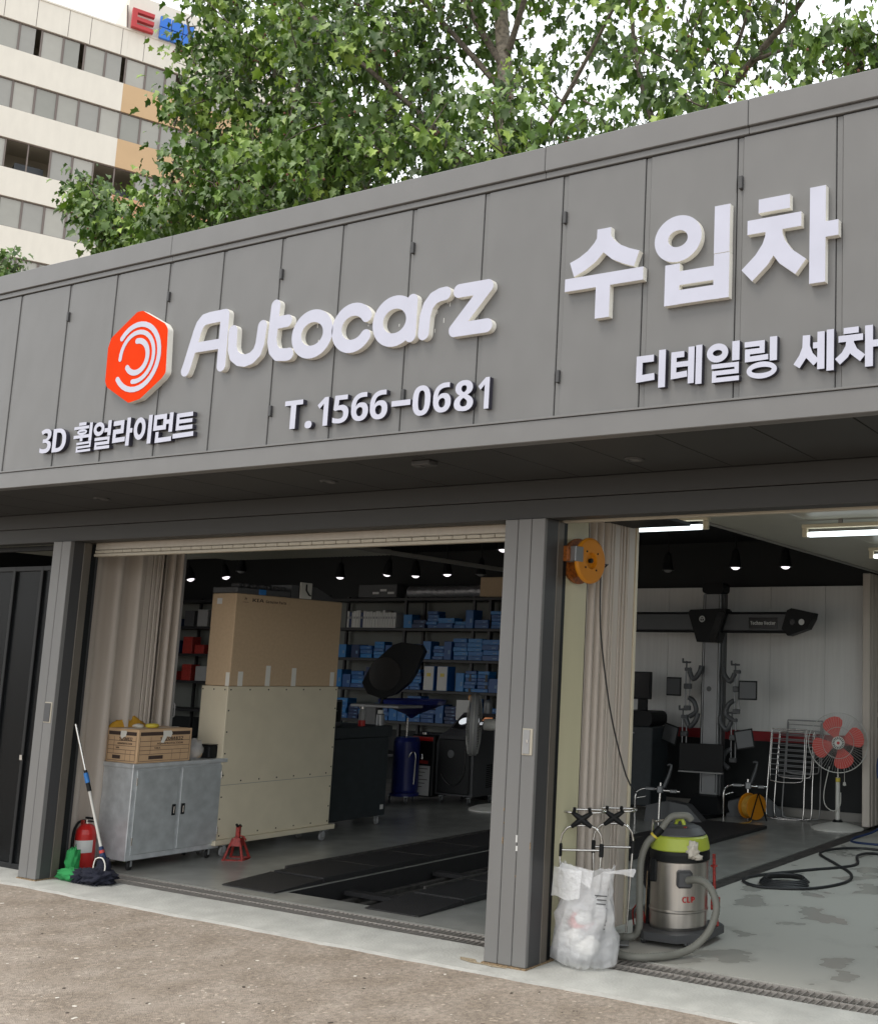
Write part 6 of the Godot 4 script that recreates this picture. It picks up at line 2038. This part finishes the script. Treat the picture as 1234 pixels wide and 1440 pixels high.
	# wheel clamps with target boards
	for q in [[-0.40, 1.88, -1.0, 0.0], [0.42, 1.86, 1.0, 0.0], [-0.44, 1.17, -1.0, -0.22], [0.38, 1.15, 1.0, 0.2]]:
		var c := Node3D.new()
		c.name = "wheel_clamp"
		c.position = Vector3(q[0], q[1], 0.12)
		t.add_child(c, true)
		s = ms()
		for x in [-0.025, 0.045]:
			tube(s, [Vector3(x, -0.34, 0), Vector3(x, 0.30, 0)], 0.011, 6)
		mk(s, "clamp_rods", M.alu, c)
		s = ms()
		bb(s, -0.05, 0.07, -0.03, 0.05, -0.03, 0.03, 0.01)
		bb(s, -0.045, 0.065, 0.24, 0.29, -0.025, 0.025, 0.008)
		bb(s, -0.045, 0.065, -0.35, -0.28, -0.025, 0.025, 0.008)
		tube(s, [Vector3(-0.02, 0.29, 0), Vector3(-0.02, 0.39, 0)], 0.012, 6)
		tube(s, [Vector3(-0.09, 0.37, 0), Vector3(0.05, 0.37, 0)], 0.016, 6)
		tube(s, [Vector3(-0.085, 0.37, 0), Vector3(-0.085, 0.43, 0)], 0.014, 6)
		mk(s, "clamp_head", M.alu_dark, c)
		s = ms()
		var e: float = -q[2]
		tube(s, curve([Vector3(e * 0.03, 0.24, 0), Vector3(e * 0.10, 0.12, 0), Vector3(e * 0.2, 0.22, 0), Vector3(e * 0.22, 0.32, -0.02)], 0.04), 0.038, 7)
		tube(s, curve([Vector3(e * 0.03, -0.16, 0), Vector3(e * 0.12, -0.22, 0), Vector3(e * 0.16, -0.36, 0), Vector3(e * 0.05, -0.44, 0)], 0.04), 0.038, 7)
		mk(s, "clamp_claw", M.alu_dark, c)
		s = ms()
		xf = Transform3D(Basis(Vector3(0, 0, 1), q[3]) * Basis(Vector3.UP, q[2] * 0.35), Vector3(q[2] * 0.21, 0.0, 0.05))
		bb(s, -0.17 if q[2] < 0 else -0.14, 0.17 if q[2] < 0 else 0.14, -0.14, 0.14, -0.012, 0.0, 0.006)
		var board := mk(s, "target_board", M.black_plastic, c)
		s = ms()
		bb(s, -0.148 if q[2] < 0 else -0.118, 0.148 if q[2] < 0 else 0.118, -0.118, 0.118, 0.001, 0.005)
		xf = Transform3D()
		mk(s, "target_face", M.alu_dark, board)
	s = ms()
	xf = Transform3D(Basis(Vector3.UP, 0.1), Vector3(-0.06, 0, 0.3))
	bb(s, -0.34, 0.36, 0.66, 1.06, -0.03, 0.0, 0.006)
	mk(s, "screen_shroud", M.black_plastic, t)
	s = ms()
	bb(s, -0.34, 0.36, 0.635, 0.655, -0.04, 0.02, 0.004)
	xf = Transform3D()
	mk(s, "shroud_lip", M.grey_light, t)
	# computer on its cabinet
	t = thing("alignment_computer", "black monitor on a dark cabinet at the left of the alignment column", "computer", Vector3(-3.62, 0, -8.3))
	box("cabinet", "bench_blue", t, -0.35, 0.30, 0.10, 1.27, -0.3, 0.22, 0.015)
	s = ms()
	prism(s, rounded(-0.36, 0.28, 1.272, 1.5, 0.09), -0.28, 0.2)
	mk(s, "cabinet_hood", M.black_plastic, t)
	box("monitor_neck", "black_plastic", t, -0.1, 0.06, 1.45, 1.72, -0.06, 0.0, 0.01)
	box("monitor", "black_plastic", t, -0.42, 0.14, 1.67, 2.09, -0.03, 0.03, 0.01)
	box("screen", "black_gloss", t, -0.40, 0.12, 1.70, 2.07, 0.031, 0.033)
	box("drawer_pull", "alu", t, -0.2, 0.0, 1.16, 1.18, 0.222, 0.235, 0.003)
	for e in [[0.22, 0.14], [-0.26, 0.14], [0.22, -0.2], [-0.26, -0.2]]:
		castor(t, Vector3(e[0], 0, e[1]), 0.042)

# ---------------------------------------------------------------- lamps
func build_lamps():
	# fluorescent battens under the ceilings
	for b in [[-0.95, 0.36, 3.45, -2.44, "bare fluorescent tube hanging nearest the shutter beside the folded partition"], [0.97, 2.3, 3.47, -3.4, "fluorescent batten under the cream ceiling, nearer of the two at the right"], [0.97, 2.3, 3.47, -5.45, "fluorescent batten under the cream ceiling, farther of the two at the right"], [-9.6, -8.3, 3.3, -2.6, "fluorescent batten behind the dark glass screen, upper of the two"], [-9.9, -8.6, 3.2, -3.6, "fluorescent batten behind the dark glass screen, lower of the two"]]:
		var cx: float = (b[0] + b[1]) / 2
		var hl: float = (b[1] - b[0]) / 2
		var t := thing("tube_lamp", b[4], "lamp", Vector3(cx, b[2], b[3]))
		var s := ms()
		xf = Transform3D(Basis(Vector3(0, 0, 1), PI / 2), Vector3.ZERO)
		lathe(s, [Vector2(0, -hl + 0.03), Vector2(0.02, -hl + 0.03), Vector2(0.026, -hl + 0.05), Vector2(0.026, hl - 0.05), Vector2(0.02, hl - 0.03), Vector2(0, hl - 0.03)], Vector3.ZERO, 14)
		xf = Transform3D()
		mk(s, "tube", M.tube_glow, t)
		for e in [-1.0, 1.0]:
			box("tube_holder", "cabinet_cream", t, e * hl - 0.026, e * hl + 0.026, -0.025, 0.06, -0.02, 0.02, 0.004)
		box("batten", "cabinet_cream", t, -hl - 0.03, hl + 0.03, 0.061, 0.10, -0.03, 0.03, 0.004)
		for e in [-0.45, 0.45]:
			box("hanger", "grey_light", t, e * hl - 0.02, e * hl + 0.02, 0.101, 0.14 if b[0] > 0.5 else 0.7, -0.012, 0.012)
		var l := AreaLight3D.new()
		l.name = "tube_light"
		l.area_size = Vector2(hl * 1.9, 0.05)
		l.light_energy = 1.5 if b[0] > 0.0 else 0.25 if b[0] > -2.0 else 0.1
		l.light_color = Color(0.92, 0.98, 1.0)
		l.shadow_enabled = true
		l.position = Vector3(0, -0.03, 0)
		l.rotation.x = -PI / 2
		t.add_child(l, true)
	# spotlights in a row below the black ceiling
	var spots := [[-13.3, 3.6, -7.62, 0.5, 1], [-12.3, 3.62, -7.6, 0.5, 1], [-11.2, 3.66, -7.0, 0.0, 0], [-9.62, 3.6, -7.81, 0.0, 1], [-8.24, 3.6, -7.5, -0.3, 1], [-7.9, 3.6, -7.83, 0.0, 1], [-7.11, 3.6, -7.71, 0.1, 1], [-6.5, 3.6, -7.82, 0.0, 0], [-3.73, 3.6, -4.76, 0.1, 1], [-2.96, 3.6, -7.77, 0.0, 0], [-1.75, 3.6, -7.57, 0.0, 1], [-1.0, 3.6, -7.62, 0.0, 1]]
	for i in spots.size():
		var p: Array = spots[i]
		var lit: bool = p[4] == 1
		var t := thing("spotlight", ("lit" if lit else "unlit") + " black cone spotlight hanging from the black ceiling, " + ["by the beige partition edge", "above the large carton's near end", "above the large carton's middle", "above the large carton's far end", "with a tilted rim", "just left of the foil roll", "above the foil roll", "above the foil roll's right end", "nearest the main pillar top", "left of the alignment column", "directly right of the alignment column", "above the camera beam's right end"][i], "spotlight", Vector3(p[0], p[1], p[2]))
		t.rotation.z = p[3] * 0.6
		turned("shade", "black_plastic", t, [Vector2(0.085, 0.0), Vector2(0.09, 0.004), Vector2(0.07, 0.10), Vector2(0.045, 0.24), Vector2(0.02, 0.27), Vector2(0, 0.27)], Vector3.ZERO, 20)
		turned("rim", "alu_dark", t, [Vector2(0.078, -0.004), Vector2(0.092, -0.004), Vector2(0.092, 0.006)], Vector3.ZERO, 20)
		pipe("stem", "black_plastic", t, [Vector3(0, 0.27, 0), Vector3(0, 0.62, 0)], 0.01, 6)
		turned("lamp_face", "spot_glow" if lit else "grey_light", t, [Vector2(0.0, -0.035), Vector2(0.03, -0.030), Vector2(0.055, -0.014), Vector2(0.066, 0.004)], Vector3.ZERO, 18, false)
		if lit:
			var l := SpotLight3D.new()
			l.name = "spot_beam"
			l.light_energy = 0.06
			l.light_color = Color(1.0, 0.95, 0.97)
			l.light_size = 0.05
			l.spot_angle = 38.0
			l.spot_range = 8.0
			l.spot_attenuation = 2.0
			l.shadow_enabled = true
			l.position = Vector3(0, -0.05, 0)
			l.rotation.x = -PI / 2
			t.add_child(l, true)
	# recessed fittings in the soffit
	for i in 4:
		var p: Array = [[-4.21, 0.5], [-1.45, 0.5], [-0.14, 0.9], [1.29, 0.47]][i]
		var t := thing("soffit_fitting", ["small round recessed downlight in the soffit near the left end", "small round recessed downlight in the soffit left of the main pillar", "small dark motion sensor box under the soffit edge", "small round recessed downlight in the soffit over the wash bay"][i], "downlight" if i != 2 else "sensor", Vector3(p[0], 3.497, p[1]))
		if i == 2:
			box("sensor_box", "fascia_dark", t, -0.08, 0.08, -0.035, 0.0, -0.05, 0.05, 0.006)
			box("sensor_eye", "fascia_dark", t, -0.07, -0.01, -0.04, -0.035, -0.03, 0.03, 0.002)
		else:
			turned("trim_ring", "fascia_dark", t, [Vector2(0.042, -0.002), Vector2(0.05, -0.012), Vector2(0.068, -0.008), Vector2(0.07, 0.0)], Vector3.ZERO, 24)
			turned("lamp_glass", "fascia", t, [Vector2(0.0, -0.003), Vector2(0.042, -0.003)], Vector3.ZERO, 18)

# ---------------------------------------------------------------- small things by the left pillar
func build_small_things():
	var t := thing("fire_extinguisher", "red fire extinguisher with a white label standing beside the zinc trolley", "fire extinguisher", Vector3(-5.40, 0.0, -0.50))
	t.scale = Vector3(1.15, 1.12, 1.15)
	turned("cylinder", "red", t, [Vector2(0.0, 0.0), Vector2(0.075, 0.0), Vector2(0.082, 0.01), Vector2(0.082, 0.33), Vector2(0.075, 0.37), Vector2(0.045, 0.405), Vector2(0.025, 0.415), Vector2(0.0, 0.415)], Vector3.ZERO, 28)
	var s := ms()
	s.set_smooth_group(5)
	for k in 12:
		var a0 := deg_to_rad(-20 + k * 10.0)
		var a1 := deg_to_rad(-10 + k * 10.0)
		quad(s, Vector3(sin(a0), 0, cos(a0)) * 0.083 + Vector3(0, 0.175, 0), Vector3(sin(a1), 0, cos(a1)) * 0.083 + Vector3(0, 0.175, 0), Vector3(sin(a1), 0, cos(a1)) * 0.083 + Vector3(0, 0.28, 0), Vector3(sin(a0), 0, cos(a0)) * 0.083 + Vector3(0, 0.28, 0))
	s.set_smooth_group(-1)
	mk(s, "paper_label", M.label, t)
	turned("valve_neck", "chrome", t, [Vector2(0.02, 0.415), Vector2(0.02, 0.45), Vector2(0.0, 0.45)], Vector3.ZERO, 12)
	box("squeeze_lever", "black_plastic", t, -0.02, 0.10, 0.455, 0.472, -0.012, 0.012, 0.004)
	box("carry_handle", "black_plastic", t, -0.02, 0.09, 0.432, 0.444, -0.012, 0.012, 0.004)
	box("safety_tag", "red_dull", t, -0.045, 0.0, 0.40, 0.445, 0.02, 0.03, 0.003)
	pipe("discharge_hose", "black_hose", t, curve([Vector3(-0.02, 0.44, 0.0), Vector3(-0.07, 0.42, 0.03), Vector3(-0.105, 0.34, 0.04), Vector3(-0.11, 0.2, 0.04), Vector3(-0.10, 0.12, 0.04)], 0.03), 0.012, 8)
	pipe("nozzle", "yellow", t, [Vector3(-0.10, 0.12, 0.04), Vector3(-0.098, 0.05, 0.04)], [0.012, 0.017], 8)
	# mop leaning to the partition
	t = thing("mop", "mop with a steel handle, blue grip and dark navy head leaning by the pillar", "mop", Vector3(-4.80, 0, -0.24))
	var p := func(k: float) -> Vector3: return Vector3(0.02, 0.16, -0.05).lerp(Vector3(-0.34, 1.45, 0.14), k)
	pipe("handle_tube", "white_plastic", t, [p.call(0.12), p.call(0.52)], 0.013, 8)
	pipe("upper_tube", "chrome", t, [p.call(0.62), p.call(1.0)], 0.0105, 8)
	pipe("grip", "black_plastic", t, [p.call(0.52), p.call(0.58)], 0.019, 8)
	pipe("blue_grip", "blue_plastic", t, [p.call(0.58), p.call(0.65)], 0.021, 8)
	pipe("grip", "black_plastic", t, [p.call(0.65), p.call(0.67)], 0.016, 8)
	pipe("head_socket", "carton_navy", t, [p.call(0.0), p.call(0.13)], [0.03, 0.02], 10)
	pipe("pink_band", "fan_red", t, [p.call(0.085), p.call(0.105)], 0.0245, 10)
	var n := FastNoiseLite.new()
	n.frequency = 5.0
	n.seed = 2
	s = ms()
	blob(s, Vector3(0.0, 0.06, 0.0), Vector3(0.20, 0.075, 0.13), n, 0.7, 30)
	blob(s, Vector3(-0.17, 0.05, 0.02), Vector3(0.14, 0.06, 0.11), n, 0.7, 24)
	blob(s, Vector3(0.02, 0.14, -0.04), Vector3(0.07, 0.09, 0.06), n, 0.6, 20)
	mk(s, "mop_head", M.navy_cloth, t)
	s = ms()
	for k in 40:
		var a := k * 2.39
		var r := 0.08 + 0.005 * (k % 5)
		tube(s, curve([Vector3(cos(a) * 0.03, 0.15, sin(a) * 0.02 - 0.04), Vector3(cos(a) * r, 0.11, sin(a) * r * 0.7 - 0.02), Vector3(cos(a) * r * 1.9 - 0.06, 0.03, sin(a) * r * 1.2), Vector3(cos(a) * r * 2.5 - 0.07, 0.012, sin(a) * r * 1.4)], 0.05), 0.009, 5)
	mk(s, "mop_strands", M.navy_cloth, t).set_meta("kind", "stuff")
	pipe("wire_clip", "tape", t, curve([Vector3(-0.03, 0.14, 0.03), Vector3(-0.02, 0.22, 0.02), Vector3(0.05, 0.23, 0.0), Vector3(0.10, 0.16, 0.0), Vector3(0.11, 0.07, 0.02)], 0.03), 0.006, 6)
	t = thing("green_cloth", "crumpled green cloth on the floor between the pillar and the extinguisher", "cloth", Vector3(-5.20, 0.0, -0.22))
	s = ms()
	blob(s, Vector3(0.10, 0.05, 0.02), Vector3(0.20, 0.06, 0.09), n, 0.6, 26)
	blob(s, Vector3(-0.03, 0.12, -0.05), Vector3(0.07, 0.16, 0.055), n, 0.55, 22)
	mk(s, "cloth_fold", M.green_cloth, t)
